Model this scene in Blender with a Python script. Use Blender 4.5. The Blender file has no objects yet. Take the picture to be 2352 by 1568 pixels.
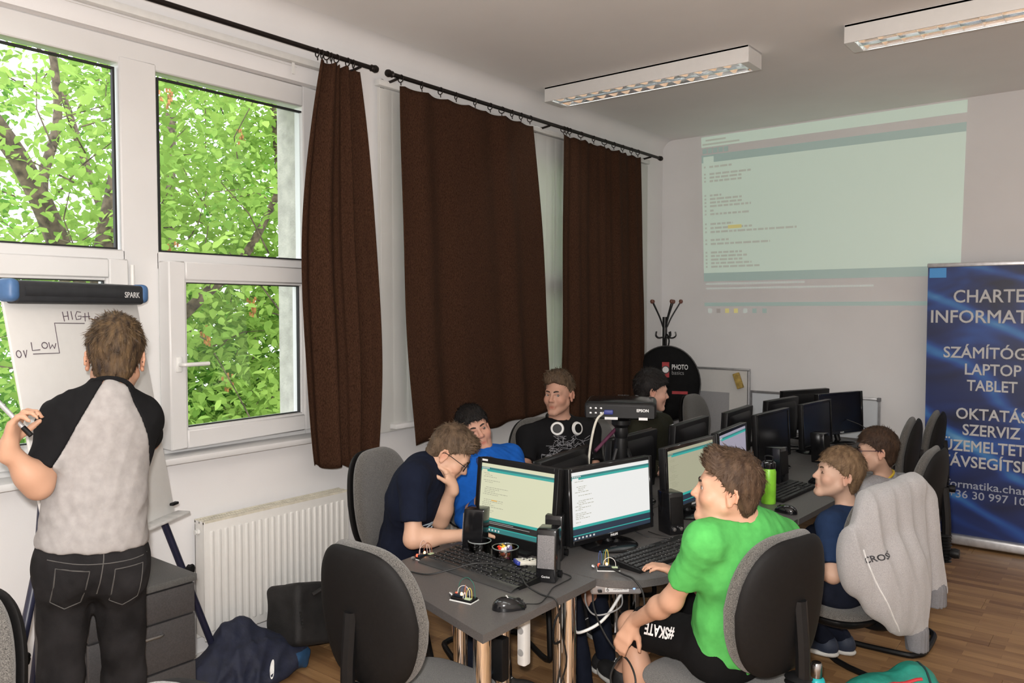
import bpy, bmesh, math, random
import numpy as np
from mathutils import Vector, Matrix, Quaternion
from mathutils.bvhtree import BVHTree

sc = bpy.context.scene
COL = sc.collection
random.seed(7)
RNG = np.random.default_rng(7)

# ------------------------------------------------------------------ camera, world, lights, exposure
cam_d = bpy.data.cameras.new('camera')
cam = bpy.data.objects.new('camera', cam_d)
COL.objects.link(cam)
cam_d.sensor_width = 36.0
cam_d.lens = 36.0 * 1838.0 / 2352.0
cam_d.clip_start = 0.05
cam.location = (3.52, 0.0, 1.70)
cam.rotation_euler = (math.pi / 2 - math.atan(72.0 / 1838.0), 0.0, math.radians(38.3))
sc.camera = cam

world = bpy.data.worlds.new('overcast_sky')
sc.world = world
world.use_nodes = True
bg = world.node_tree.nodes['Background']
bg.inputs[0].default_value = (0.90, 0.95, 1.0, 1.0)
bg.inputs[1].default_value = 4.2

flash_d = bpy.data.lights.new('camera_flash', 'POINT')      # the photographer's flash, on the camera
flash_d.energy = 285.0
flash_d.color = (1.0, 0.96, 0.925)
flash_d.shadow_soft_size = 0.03
flash = bpy.data.objects.new('camera_flash', flash_d)
flash.location = (3.50, -0.02, 1.78)
COL.objects.link(flash)

sc.cycles.max_bounces = 4; sc.cycles.diffuse_bounces = 3; sc.cycles.glossy_bounces = 2; sc.cycles.transmission_bounces = 2; sc.cycles.transparent_max_bounces = 8
sc.cycles.caustics_reflective = False; sc.cycles.caustics_refractive = False
sc.view_settings.view_transform = 'Standard'
sc.view_settings.look = 'None'
sc.view_settings.gamma = 1.0
sc.view_settings.use_curve_mapping = False
sc.view_settings.exposure = 0.15

# ------------------------------------------------------------------ materials (all procedural)
MATS = {}
def mat(name, col=(.5, .5, .5), rough=.6, metal=0., var=.08, scale=30., bump=0., bscale=None, emis=0., trans=0.,
        col2=None, spec=.5, sheen=0., coat=0., stretch=(1, 1, 1), aniso_noise=False):
    if name in MATS: return MATS[name]
    m = bpy.data.materials.new(name); m.use_nodes = True
    nt = m.node_tree; N = nt.nodes; L = nt.links
    b = N['Principled BSDF']
    b.inputs['Roughness'].default_value = rough
    b.inputs['Metallic'].default_value = metal
    b.inputs['Specular IOR Level'].default_value = spec
    if sheen: b.inputs['Sheen Weight'].default_value = sheen
    if coat: b.inputs['Coat Weight'].default_value = coat
    if trans: b.inputs['Transmission Weight'].default_value = trans
    c2 = col2 if col2 is not None else tuple(max(0., c * (1 - var * 2)) for c in col)
    c1 = col if col2 is not None else tuple(min(1., c * (1 + var)) for c in col)
    tc = N.new('ShaderNodeTexCoord'); mp = N.new('ShaderNodeMapping'); nz = N.new('ShaderNodeTexNoise')
    mp.inputs['Scale'].default_value = stretch
    L.new(tc.outputs['Object'], mp.inputs['Vector']); L.new(mp.outputs['Vector'], nz.inputs['Vector'])
    nz.inputs['Scale'].default_value = scale; nz.inputs['Detail'].default_value = 4
    rp = N.new('ShaderNodeValToRGB')
    rp.color_ramp.elements[0].position = .3; rp.color_ramp.elements[1].position = .7
    rp.color_ramp.elements[0].color = (*c2, 1); rp.color_ramp.elements[1].color = (*c1, 1)
    L.new(nz.outputs['Fac'], rp.inputs['Fac']); L.new(rp.outputs['Color'], b.inputs['Base Color'])
    if bump:
        bz = N.new('ShaderNodeTexNoise'); bz.inputs['Scale'].default_value = bscale or scale * 4; bz.inputs['Detail'].default_value = 3
        L.new(mp.outputs['Vector'], bz.inputs['Vector'])
        bn = N.new('ShaderNodeBump'); bn.inputs['Strength'].default_value = bump; bn.inputs['Distance'].default_value = .004
        L.new(bz.outputs['Fac'], bn.inputs['Height']); L.new(bn.outputs['Normal'], b.inputs['Normal'])
    if emis:
        L.new(rp.outputs['Color'], b.inputs['Emission Color']); b.inputs['Emission Strength'].default_value = emis
    MATS[name] = m
    return m

def emit(name, col, strength=1.0, base=None):
    if name in MATS: return MATS[name]
    m = bpy.data.materials.new(name); m.use_nodes = True
    b = m.node_tree.nodes['Principled BSDF']
    b.inputs['Base Color'].default_value = (*(base if base is not None else (.02, .02, .02)), 1)
    b.inputs['Roughness'].default_value = .35
    b.inputs['Emission Color'].default_value = (*col, 1)
    b.inputs['Emission Strength'].default_value = strength
    MATS[name] = m
    return m

def glass_mat(name, tint=(1, 1, 1), gloss=.07, rough=.02):
    m = bpy.data.materials.new(name); m.use_nodes = True
    nt = m.node_tree; N = nt.nodes; L = nt.links
    N.remove(N['Principled BSDF'])
    t = N.new('ShaderNodeBsdfTransparent'); t.inputs[0].default_value = (*tint, 1)
    g = N.new('ShaderNodeBsdfGlossy'); g.inputs['Roughness'].default_value = rough
    lw = N.new('ShaderNodeFresnel'); lw.inputs['IOR'].default_value = 1.0 + gloss * 6
    mx = N.new('ShaderNodeMixShader')
    L.new(lw.outputs[0], mx.inputs[0]); L.new(t.outputs[0], mx.inputs[1]); L.new(g.outputs[0], mx.inputs[2])
    L.new(mx.outputs[0], N['Material Output'].inputs[0])
    MATS[name] = m
    return m

def translucent_mat(name, col, amount=.4, rough=.7, vein=None, scale=3., col2=None):
    m = bpy.data.materials.new(name); m.use_nodes = True
    nt = m.node_tree; N = nt.nodes; L = nt.links
    N.remove(N['Principled BSDF'])
    d = N.new('ShaderNodeBsdfDiffuse'); t = N.new('ShaderNodeBsdfTranslucent'); mx = N.new('ShaderNodeMixShader')
    mx.inputs[0].default_value = amount
    tc = N.new('ShaderNodeTexCoord'); nz = N.new('ShaderNodeTexNoise'); nz.inputs['Scale'].default_value = scale
    rp = N.new('ShaderNodeValToRGB')
    rp.color_ramp.elements[0].position = .35; rp.color_ramp.elements[1].position = .65
    rp.color_ramp.elements[0].color = (*(col2 or tuple(c * .8 for c in col)), 1); rp.color_ramp.elements[1].color = (*col, 1)
    L.new(tc.outputs['Object'], nz.inputs['Vector']); L.new(nz.outputs['Fac'], rp.inputs['Fac'])
    L.new(rp.outputs[0], d.inputs[0]); L.new(rp.outputs[0], t.inputs[0])
    L.new(d.outputs[0], mx.inputs[1]); L.new(t.outputs[0], mx.inputs[2])
    L.new(mx.outputs[0], N['Material Output'].inputs[0])
    MATS[name] = m
    return m

# ------------------------------------------------------------------ object helpers
def tag(o, label=None, cat=None, group=None, kind=None):
    if label: o['label'] = label
    if cat: o['category'] = cat
    if group: o['group'] = group
    if kind: o['kind'] = kind
    return o

def thing(name, label, cat, loc=(0, 0, 0), rz=0., group=None, rx=0., ry=0.):
    o = bpy.data.objects.new(name, None); COL.objects.link(o)
    o.empty_display_size = .1
    o.location = loc; o.rotation_euler = (rx, ry, rz)
    return tag(o, label, cat, group)

def link(name, me, m=None, parent=None, loc=None, rot=None, smooth=None):
    if m is not None and len(me.materials) == 0:
        for k in (m if isinstance(m, (list, tuple)) else [m]): me.materials.append(k)
    o = bpy.data.objects.new(name, me); COL.objects.link(o)
    if parent: o.parent = parent
    if loc is not None: o.location = loc
    if rot is not None: o.rotation_euler = rot
    return o

def smooth_mesh(me, angle=None):
    me.polygons.foreach_set('use_smooth', np.ones(len(me.polygons), dtype=bool))
    if angle is not None:
        try: me.set_sharp_from_angle(angle=math.radians(angle))
        except Exception: pass

class MB:
    """collects shapes into ONE mesh"""
    def __init__(s): s.bm = bmesh.new()
    def box(s, c, d, rot=None, bev=0., seg=2):
        r = bmesh.ops.create_cube(s.bm, size=1.0)
        vs = r['verts']
        M = Matrix.Translation(c) @ (rot.to_4x4() if rot is not None else Matrix.Identity(4)) @ Matrix.Diagonal((*d, 1))
        bmesh.ops.transform(s.bm, matrix=M, verts=vs)
        if bev:
            es = list({e for v in vs for e in v.link_edges})
            bmesh.ops.bevel(s.bm, geom=es, offset=bev, segments=seg, affect='EDGES', profile=.5)
        return s
    def b2(s, x0, x1, y0, y1, z0, z1, bev=0., seg=2):
        return s.box(((x0 + x1) / 2, (y0 + y1) / 2, (z0 + z1) / 2), (abs(x1 - x0), abs(y1 - y0), abs(z1 - z0)), None, bev, seg)
    def tube(s, pts, r, n=8, caps=True, closed=False, r2=None):
        pts = [Vector(p) for p in pts]; k = len(pts)
        rings = []; up = None
        for i, p in enumerate(pts):
            if closed: t = (pts[(i + 1) % k] - pts[i - 1])
            else: t = pts[min(i + 1, k - 1)] - pts[max(i - 1, 0)]
            if t.length < 1e-9: t = Vector((0, 0, 1))
            t.normalize()
            if up is None:
                up = t.orthogonal().normalized()
            else:
                up = (up - t * up.dot(t))
                up = up.normalized() if up.length > 1e-6 else t.orthogonal().normalized()
            sd = t.cross(up)
            rr = r[i] if isinstance(r, (list, tuple)) else (r if r2 is None else r + (r2 - r) * i / (k - 1))
            rings.append([s.bm.verts.new(p + (up * math.cos(a) + sd * math.sin(a)) * rr) for a in (2 * math.pi * j / n for j in range(n))])
        m = k if closed else k - 1
        for i in range(m):
            A, B = rings[i], rings[(i + 1) % k]
            for j in range(n):
                s.bm.faces.new((A[j], A[(j + 1) % n], B[(j + 1) % n], B[j]))
        if caps and not closed:
            s.bm.faces.new(rings[0][::-1]); s.bm.faces.new(rings[-1])
        return s
    def cyl(s, a, b, r, n=16, r2=None): return s.tube([a, b], r, n, True, False, r2)
    def lathe(s, prof, n=24, c=(0, 0, 0), axis=None):
        """profile [(r, z)...] turned round z"""
        q = Quaternion() if axis is None else Vector((0, 0, 1)).rotation_difference(Vector(axis))
        c = Vector(c); rings = []
        for r, z in prof:
            if r < 1e-6: rings.append([s.bm.verts.new(c + q @ Vector((0, 0, z)))])
            else: rings.append([s.bm.verts.new(c + q @ Vector((r * math.cos(2 * math.pi * j / n), r * math.sin(2 * math.pi * j / n), z))) for j in range(n)])
        for A, B in zip(rings, rings[1:]):
            for j in range(n):
                k = (j + 1) % n
                if len(A) == 1 and len(B) == 1: continue
                if len(A) == 1: s.bm.faces.new((A[0], B[k], B[j]))
                elif len(B) == 1: s.bm.faces.new((A[j], A[k], B[0]))
                else: s.bm.faces.new((A[j], A[k], B[k], B[j]))
        return s
    def prism(s, poly, z0, z1, M=None):
        """polygon (x, y) extruded z0..z1"""
        M = M or Matrix.Identity(4)
        A = [s.bm.verts.new(M @ Vector((x, y, z0))) for x, y in poly]
        B = [s.bm.verts.new(M @ Vector((x, y, z1))) for x, y in poly]
        n = len(poly)
        s.bm.faces.new(A[::-1]); s.bm.faces.new(B)
        for j in range(n): s.bm.faces.new((A[j], A[(j + 1) % n], B[(j + 1) % n], B[j]))
        return s
    def quad(s, a, b, c, d):
        s.bm.faces.new([s.bm.verts.new(p) for p in (a, b, c, d)]); return s
    def grid(s, f, nu, nv, closed_u=False):
        V = [[s.bm.verts.new(f(i / (nu if closed_u else nu - 1), j / (nv - 1))) for j in range(nv)] for i in range(nu)]
        for i in range(nu if closed_u else nu - 1):
            for j in range(nv - 1):
                k = (i + 1) % nu
                s.bm.faces.new((V[i][j], V[k][j], V[k][j + 1], V[i][j + 1]))
        return s
    def mesh(s, name, smooth=None):
        bmesh.ops.recalc_face_normals(s.bm, faces=s.bm.faces)
        me = bpy.data.meshes.new(name); s.bm.to_mesh(me); s.bm.free()
        if smooth is not None: smooth_mesh(me, smooth)
        return me
    def build(s, name, m=None, parent=None, loc=None, rot=None, smooth=40):
        return link(name, s.mesh(name, smooth), m, parent, loc, rot)

def stuff(o): o['kind'] = 'stuff'; return o
def struct(o, label=None): o['kind'] = 'structure'; o.get('label') or (label and tag(o, label)); return o

def copy_tree(o, parent=None):
    c = o.copy(); COL.objects.link(c); c.parent = parent
    for ch in list(o.children): copy_tree(ch, c)
    return c

def spline(pts, n=8):
    """Catmull-Rom through pts"""
    P = [Vector(p) for p in pts]; P = [P[0] * 2 - P[1]] + P + [P[-1] * 2 - P[-2]]
    out = []
    for i in range(1, len(P) - 2):
        for k in range(n):
            t = k / n
            out.append(.5 * ((2 * P[i]) + (-P[i - 1] + P[i + 1]) * t + (2 * P[i - 1] - 5 * P[i] + 4 * P[i + 1] - P[i + 2]) * t * t + (-P[i - 1] + 3 * P[i] - 3 * P[i + 1] + P[i + 2]) * t ** 3))
    out.append(P[-2]); return out

def text_mesh(s, size, extrude=.0008, offset=0., align='LEFT', res=3, spacing=1.0):
    cu = bpy.data.curves.new('lettering', 'FONT')
    cu.body = s; cu.size = size; cu.extrude = extrude; cu.align_x = align
    if offset > .0015: cu.bevel_depth = offset; cu.bevel_resolution = 0
    else: cu.offset = offset
    cu.resolution_u = res; cu.space_character = spacing; cu.fill_mode = 'FRONT' if extrude == 0 else 'BOTH'
    ob = bpy.data.objects.new('lettering', cu)
    tmp = bpy.data.scenes.get('lettering_bench') or bpy.data.scenes.new('lettering_bench')
    tmp.collection.objects.link(ob)
    vl = tmp.view_layers[0]; vl.update()
    me = bpy.data.meshes.new_from_object(ob.evaluated_get(vl.depsgraph))
    bpy.data.objects.remove(ob); bpy.data.curves.remove(cu)
    return me

def lettering(name, s, size, m, parent=None, M=None, extrude=.0008, offset=0., align='LEFT', width=None, spacing=1.0):
    me = text_mesh(s, size, extrude, offset, align, spacing=spacing)
    if width:
        xs = [v.co.x for v in me.vertices]; w = max(xs) - min(xs)
        me.transform(Matrix.Diagonal((width / w, 1, 1, 1)))
    if M is not None: me.transform(M)
    me.materials.clear()
    return link(name, me, m, parent)

def frame_mat(o, ex, ey, ez=None):
    ex = Vector(ex).normalized(); ey = Vector(ey).normalized()
    ez = ex.cross(ey).normalized(); ey = ez.cross(ex)
    M = Matrix((ex, ey, ez)).transposed().to_4x4(); M.translation = Vector(o)
    return M

def np_mesh(name, V, Fq, smooth=True):
    me = bpy.data.meshes.new(name)
    V = np.asarray(V, np.float32); Fq = np.asarray(Fq, np.int32)
    k = Fq.shape[1]
    me.vertices.add(len(V)); me.vertices.foreach_set('co', V.ravel())
    me.loops.add(Fq.size); me.loops.foreach_set('vertex_index', Fq.ravel())
    me.polygons.add(len(Fq)); me.polygons.foreach_set('loop_start', np.arange(0, Fq.size, k, dtype=np.int32))
    me.polygons.foreach_set('loop_total', np.full(len(Fq), k, np.int32))
    me.update(calc_edges=True)
    if smooth: me.polygons.foreach_set('use_smooth', np.ones(len(Fq), bool))
    return me

# palette
WALL = mat('wall_paint', (.86, .85, .85), .9, var=.015, scale=2.5, bump=.08, bscale=180)
CEIL = mat('ceiling_paint', (.92, .905, .89), .95, var=.015, scale=2., bump=.08, bscale=160)
PVC = mat('white_pvc', (.74, .735, .73), .35, var=.01, scale=6)
RUBBER = mat('black_gasket', (.012, .012, .014), .6)
PANE = glass_mat('window_glass')
BLACKP = mat('black_plastic', (.0065, .0065, .007), .45, spec=.25, var=.1, scale=60, bump=.05, bscale=400)
BLACKG = mat('black_gloss', (.008, .008, .009), .14, var=.05)
DARKP = mat('charcoal_plastic', (.0065, .006, .006), .65, spec=.2, var=.1, scale=80, bump=.15, bscale=600)
CHROME = mat('chrome', (.82, .82, .83), .06, 1.0, var=.02)
STEEL = mat('brushed_steel', (.5, .5, .5), .35, 1.0, var=.05)
WHITEP = mat('white_plastic', (.8, .8, .78), .4, var=.02)
GREYF = mat('grey_chair_fabric', (.125, .118, .108), .95, var=.45, scale=420, bump=.5, bscale=700, sheen=.3)
DESKM = mat('dark_grey_laminate', (.098, .092, .090), .45, var=.12, scale=250, bump=.04, bscale=500)
DESKE = mat('desk_edge_band', (.105, .10, .10), .5, var=.05)
WHITEM = mat('white_marking', (.75, .75, .75), .5, var=.02)
# ================================================================== the room
RX0, RX1, RY0, RY1, RH = 0.0, 6.6, -2.6, 6.7, 3.25
WT = .40
OPEN = [(-1.95, .30), (.80, 2.82), (3.30, 6.20)]  # first opening is added out of view to let daylight onto the foreground
OZ0, OZ1 = 1.02, 2.90

def wood_mat():
    m = bpy.data.materials.new('oak_laminate'); m.use_nodes = True
    nt = m.node_tree; N = nt.nodes; L = nt.links; b = N['Principled BSDF']
    geo = N.new('ShaderNodeNewGeometry'); oi = N.new('ShaderNodeObjectInfo')
    mp = N.new('ShaderNodeMapping'); mp.inputs['Scale'].default_value = (1.3, 16, 1)
    L.new(geo.outputs['Position'], mp.inputs['Vector'])
    addv = N.new('ShaderNodeVectorMath'); addv.operation = 'ADD'
    cmb = N.new('ShaderNodeCombineXYZ'); mul = N.new('ShaderNodeMath'); mul.operation = 'MULTIPLY'; mul.inputs[1].default_value = 37.
    L.new(oi.outputs['Random'], mul.inputs[0]); L.new(mul.outputs[0], cmb.inputs[0]); L.new(mul.outputs[0], cmb.inputs[2])
    L.new(mp.outputs[0], addv.inputs[0]); L.new(cmb.outputs[0], addv.inputs[1])
    nz = N.new('ShaderNodeTexNoise'); nz.inputs['Scale'].default_value = 2.4; nz.inputs['Detail'].default_value = 7; nz.inputs['Distortion'].default_value = .6
    L.new(addv.outputs[0], nz.inputs['Vector'])
    # three narrow printed staves to a plank
    br = N.new('ShaderNodeTexBrick'); br.inputs['Scale'].default_value = 1.0; br.offset = .37
    br.inputs['Brick Width'].default_value = .43; br.inputs['Row Height'].default_value = .0633; br.inputs['Mortar Size'].default_value = .0012
    br.inputs['Color1'].default_value = (0, 0, 0, 1); br.inputs['Color2'].default_value = (1, 1, 1, 1); br.inputs['Mortar'].default_value = (.0, .0, .0, 1)
    L.new(geo.outputs['Position'], br.inputs['Vector'])
    mxf = N.new('ShaderNodeMix'); mxf.inputs[0].default_value = .42
    L.new(nz.outputs['Fac'], mxf.inputs[2]); L.new(br.outputs['Color'], mxf.inputs[3])
    rp = N.new('ShaderNodeValToRGB'); rp.color_ramp.elements[0].position = .18; rp.color_ramp.elements[1].position = .80
    rp.color_ramp.elements[0].color = (.20, .098, .042, 1); rp.color_ramp.elements[1].color = (.50, .295, .135, 1)
    L.new(mxf.outputs[0], rp.inputs['Fac']); L.new(rp.outputs['Color'], b.inputs['Base Color'])
    b.inputs['Roughness'].default_value = .38
    bn = N.new('ShaderNodeBump'); bn.inputs['Strength'].default_value = .05; L.new(nz.outputs['Fac'], bn.inputs['Height']); L.new(bn.outputs[0], b.inputs['Normal'])
    MATS['wood'] = m
    return m
WOOD = wood_mat()

fl = struct(MB().b2(RX0 - WT, RX1 + .2, RY0 - .2, RY1 + .2, -.25, -.012).build('floor', mat('subfloor', (.10, .05, .025), .8)), 'oak laminate floor of the room')
PW, PL = .19, 1.30
plank_me = {}
row = 0; y = RY0
while y < RY1 - 1e-4:
    y1 = min(y + PW, RY1)
    if y1 < .9:                      # behind the photographer: one plain strip per row
        me = MB().b2(RX0, RX1, y, y1 - .0015, -.012, 0).mesh('plank')
        link('plank', me, WOOD, fl)
    else:
        x = RX0 - (row * .47) % PL
        while x < RX1:
            xa, xb = max(x, RX0), min(x + PL, RX1)
            key = (round(xb - xa, 3), round(y1 - y, 3))
            if key not in plank_me:
                plank_me[key] = MB().box(((xb - xa) / 2, (y1 - y) / 2, -.006), (xb - xa - .0015, y1 - y - .0015, .012), None, .001, 1).mesh('plank')
            link('plank', plank_me[key], WOOD, fl, (xa, y, 0))
            x += PL
    y = y1; row += 1

struct(MB().b2(RX0 - WT, RX1 + .2, RY0 - .2, RY1 + .2, RH, RH + .25).build('ceiling', CEIL), 'pale plastered ceiling')
w = MB()
ys = [RY0 - .2] + [v for o in OPEN for v in o] + [RY1 + .2]
for a, b in zip(ys[0::2], ys[1::2]): w.b2(-WT, 0, a, b, 0, RH)
for a, b in OPEN:
    w.b2(-WT, 0, a, b, 0, OZ0); w.b2(-WT, 0, a, b, OZ1, RH)
struct(w.build('wall_left', WALL, smooth=None), 'white window wall on the left')
struct(MB().b2(0, RX1 + .2, RY1, RY1 + .2, 0, RH).build('wall_back', WALL, smooth=None), 'white far wall with the projected picture')
struct(MB().b2(RX1, RX1 + .2, RY0, RY1, 0, RH).build('wall_right', WALL, smooth=None), 'white wall on the right')
struct(MB().b2(0, RX1 + .2, RY0 - .2, RY0, 0, RH).build('wall_rear', WALL, smooth=None), 'white wall behind the photographer')
# rounded cove between window wall and ceiling
cv = MB(); R = .11
prof = [(0, RH)] + [(R - R * math.cos(t * math.pi / 2 / 8), RH - R + R * math.sin(t * math.pi / 2 / 8)) for t in range(9)]
cv.prism([(p[0], p[1]) for p in prof], RY0, RY1, Matrix(((1, 0, 0, 0), (0, 0, 1, 0), (0, 1, 0, 0), (0, 0, 0, 1))))
struct(cv.build('trim_1', WALL, smooth=30), 'rounded plaster cove along the window wall')
for k, (nm, args) in enumerate({'baseboard_back': (0, RX1, RY1 - .014, RY1, 0, .06), 'baseboard_left': (0, .014, RY0, RY1, 0, .06)}.items()):
    struct(MB().b2(*args, bev=.003).build(nm, mat('white_skirting', (.74, .72, .69), .5)), 'low white skirting board')
STUCCO = mat('rough_grey_stucco', (.50, .48, .43), .95, var=.12, scale=14, bump=.9, bscale=90)
# rough outer reveals of the window openings and the outer face of the wall
for k, (a, b) in enumerate(OPEN[1:]):
    r = MB().b2(-WT - .02, -.13, b - .012, b + .0, OZ0 - .02, OZ1).b2(-WT - .02, -.13, a, a + .012, OZ0 - .02, OZ1).b2(-WT - .02, -.13, a, b, OZ1 - .01, OZ1 + .004)
    struct(r.build('trim_%d' % (k + 2), STUCCO), 'rough stucco reveal outside the window')

# ------------------------------------------------------------------ windows
def rect_frame(mb, y0, y1, z0, z1, w, x0, x1, bev=.006):
    mb.b2(x0, x1, y0, y0 + w, z0, z1, bev, 1); mb.b2(x0, x1, y1 - w, y1, z0, z1, bev, 1)
    mb.b2(x0, x1, y0 + w, y1 - w, z0, z0 + w, bev, 1); mb.b2(x0, x1, y0 + w, y1 - w, z1 - w, z1, bev, 1)

def pane(par, y0, y1, z0, z1, x, off=(0, 0, 0)):
    oy = off[1]; ox = off[0]
    g = MB(); rect_frame(g, y0 - .004 - oy, y1 + .004 - oy, z0 - .004, z1 + .004, .009, x - .014 - ox, x + .006 - ox, 0)
    g.build('gasket', RUBBER, par, smooth=None)
    MB().b2(x - .012 - ox, x - .008 - ox, y0 - oy, y1 - oy, z0, z1).build('pane', PANE, par, smooth=None)

def handle(par, y, z, x, dirn=1):
    h = MB().b2(x, x + .012, y - .016, y + .016, z - .035, z + .035, .005)
    h.tube(spline([(x + .01, y, z), (x + .045, y, z), (x + .052, y + dirn * .02, z), (x + .052, y + dirn * .125, z)], 5), .0095, 10)
    return h.build('handle', WHITEP, par)

def window(n, y0, y1, cols, label, open_sash=None):
    win = thing('window_%d' % n, label, 'window'); del win['category']; win['kind'] = 'structure'
    f = MB(); rect_frame(f, y0, y1, OZ0, OZ1, .11, -.13, -.05)
    f.build('frame', PVC, win)
    W = (y1 - y0)
    edges = [y0 + .05 + (W - .10) * k / cols for k in range(cols + 1)]
    for k in range(1, cols): MB().b2(-.13, -.045, edges[k] - .085, edges[k] + .085, OZ0 + .05, OZ1 - .08, .006, 1).build('mullion', PVC, win)
    for k in range(cols):
        a, b = edges[k] + (.10 if k else .12) - .0, edges[k + 1] - (.10 if k < cols - 1 else .035)
        MB().b2(-.13, -.045, a - .03, b + .03, 1.885, 1.968, .006, 1).build('transom', PVC, win)
        pane(win, a, b, 1.972, 2.765, -.07)
        hs = k % 2 == 0
        hinge_y = b + .03
        s = thing('sash', None, None, (-.02, hinge_y, 0)); s.parent = win
        fr = MB(); rect_frame(fr, a - .02 - hinge_y, b + .03 - hinge_y, 1.055, 1.925, .085, -.085, 0)
        # glazing bead step
        fr2 = MB(); rect_frame(fr2, a + .062 - hinge_y, b - .052 - hinge_y, 1.137, 1.843, .014, -.085, -.012, .003)
        fr.build('sash_frame', PVC, s); fr2.build('glazing_bead', PVC, s)
        pane(s, a + .075, b - .065, 1.15, 1.83, -.055, (-.02, hinge_y, 0))
        if k == cols - 1 or k % 2 == 1: handle(s, a + .022 - hinge_y, 1.45, -.003)
        else: MB().cyl((.008, .012, 1.80), (.008, .012, 1.90), .009, 10).cyl((.008, .012, 1.845), (.008, .012, 1.847), .0105, 10).build('hinge', WHITEP, s)
        if open_sash == k: s.rotation_euler = (0, 0, math.radians(-4.0) * -1)
    return win
window(1, *OPEN[1], 2, 'white plastic window at the flipchart, its right lower sash ajar', open_sash=1)
window(2, *OPEN[2], 3, 'white window behind the blinds and the two wide curtains')
window(3, *OPEN[0], 2, 'added unseen window on the left that lights the foreground')  # unseen window, added for its light on the near side
for n, (a, b) in enumerate(OPEN):
    struct(MB().b2(-.06, .095, a - .06, b + .05, 1.0, 1.03, .006).build('sill' if n == 0 else 'sill', PVC), ['white sill of the added unseen window', 'white window sill below the open sash', 'white sill behind the wide curtains'][n])
    struct(MB().b2(-WT - .05, -.13, a, b, OZ0 - .03, OZ0 - .001).build('sill', mat('outer_sill_metal', (.5, .5, .5), .5, .6)), ['outer metal sill of the added unseen window', 'outer metal sill of the window with the open sash', 'outer metal sill of the curtained window'][n])

# ------------------------------------------------------------------ curtain rods, curtains, blinds
IRON = mat('dark_iron', (.022, .016, .014), .45, .6)
CURT = mat('brown_curtain', (.057, .0265, .0148), .95, var=.28, scale=260, bump=.35, bscale=520, spec=.1, stretch=(1, 1, .35))
def rod(y0, y1, rings, brackets, label):
    t = thing('curtain_rod', label, 'curtain rod', (.14, y0, 3.035))
    MB().cyl((0, 0, 0), (0, y1 - y0, 0), .0125, 12).build('rod', IRON, t)
    fin = [(0, -.05), (.018, -.048), (.022, -.035), (.018, -.02), (.012, -.016), (.019, -.008), (.014, 0), (0, .001)]
    for e, d in ((0, 1), (y1 - y0, -1)):
        MB().lathe(fin, 14, (0, e, 0), (0, d, 0)).build('finial', IRON, t)
    rm = MB().tube([(.021 * math.cos(a), 0, .021 * math.sin(a) - .009) for a in np.linspace(0, 2 * math.pi, 15)[:-1]], .0032, 6, closed=True).tube([(0, 0, -.03), (0, .002, -.047)], .003, 6).mesh('ring', 40)
    for k, ry in enumerate(rings):
        o = link('ring', rm, IRON, t, (0, ry - y0, 0), (0, 0, random.uniform(-.5, .5)))
    for by in brackets:
        MB().tube([(0, by - y0, -.012), (-.06, by - y0, -.02), (-.136, by - y0, -.02)], .008, 8).cyl((-.139, by - y0, -.02), (-.132, by - y0, -.02), .028, 14).build('bracket', IRON, t)
    return t
def curtain(ytop, ymid, ybot, zt, zb, folds, amp, label, seed, bottom_drop=None, depth=.12):
    rs = np.random.default_rng(seed)
    ph = rs.uniform(0, 6.28, 6); nu, nv = 150, 60
    fr = rs.uniform(.6, 1.5, 6)
    def f(u, v):
        # v 0 top .. 1 bottom ; quadratic edges through three rows
        def q(a, b, c): return a * (1 - v) * (1 - 2 * v) + 4 * b * v * (1 - v) + c * v * (2 * v - 1)
        ya, yb = q(ytop[0], ymid[0], ybot[0]), q(ytop[1], ymid[1], ybot[1])
        uu = u + .02 * math.sin(6.28 * folds * u * .5 + ph[0])
        y = ya + (yb - ya) * u
        a = amp * (.55 + .45 * v)
        xo = a * (math.sin(6.28 * folds * uu + ph[1] + .7 * v) + .55 * math.sin(6.28 * folds * 1.7 * fr[0] * uu + ph[2] - .9 * v) + .35 * math.sin(6.28 * folds * .5 * uu + ph[3]))
        zb_ = zb[0] + (zb[1] - zb[0]) * u + .012 * math.sin(6.28 * folds * uu + ph[4])
        if bottom_drop: zb_ += bottom_drop(u)
        sag = .012 * abs(math.sin(math.pi * folds * 2.2 * u + ph[5])) * (1 - v)
        z = zt - sag + (zb_ - zt) * v
        return (depth + xo, y + .012 * math.sin(9 * v + ph[1]) * v, z)
    mb = MB().grid(f, nu, nv)
    me = mb.mesh('curtain', 180)
    o = link('curtain', me, CURT)
    s = o.modifiers.new('thickness', 'SOLIDIFY'); s.thickness = .004
    return tag(o, label, 'curtain', 'brown curtains')
rod(-.6, 3.02, [2.66, 2.69, 2.72, 2.75, 2.785, 2.86, 2.90], [.5, 2.95], 'dark iron curtain rod over the window with the open sash')
rod(3.19, 6.36, [3.25, 3.42, 3.58, 3.72, 3.9, 4.05, 4.17, 4.28, 4.38, 4.48, 4.89, 4.93, 4.97, 5.12, 5.30, 5.46, 5.60, 5.74, 5.88, 5.99], [3.23, 4.72, 6.22], 'dark iron curtain rod over the two wide curtains')
curtain((2.65, 2.90), (2.52, 3.02), (2.60, 3.02), 2.985, (.89, .84), 3.0, .030, 'narrow gathered brown curtain beside the open window', 3, depth=.175)
curtain((3.23, 4.50), (3.26, 4.64), (3.33, 4.70), 2.985, (.90, .96), 3.2, .017, 'widest brown curtain, hanging behind the boy in blue', 5, depth=.155)
curtain((4.86, 6.00), (4.84, 6.06), (4.82, 6.10), 2.985, (.88, .88), 4.2, .02, 'brown curtain in the corner beside the coat rack', 9, depth=.16)

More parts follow.
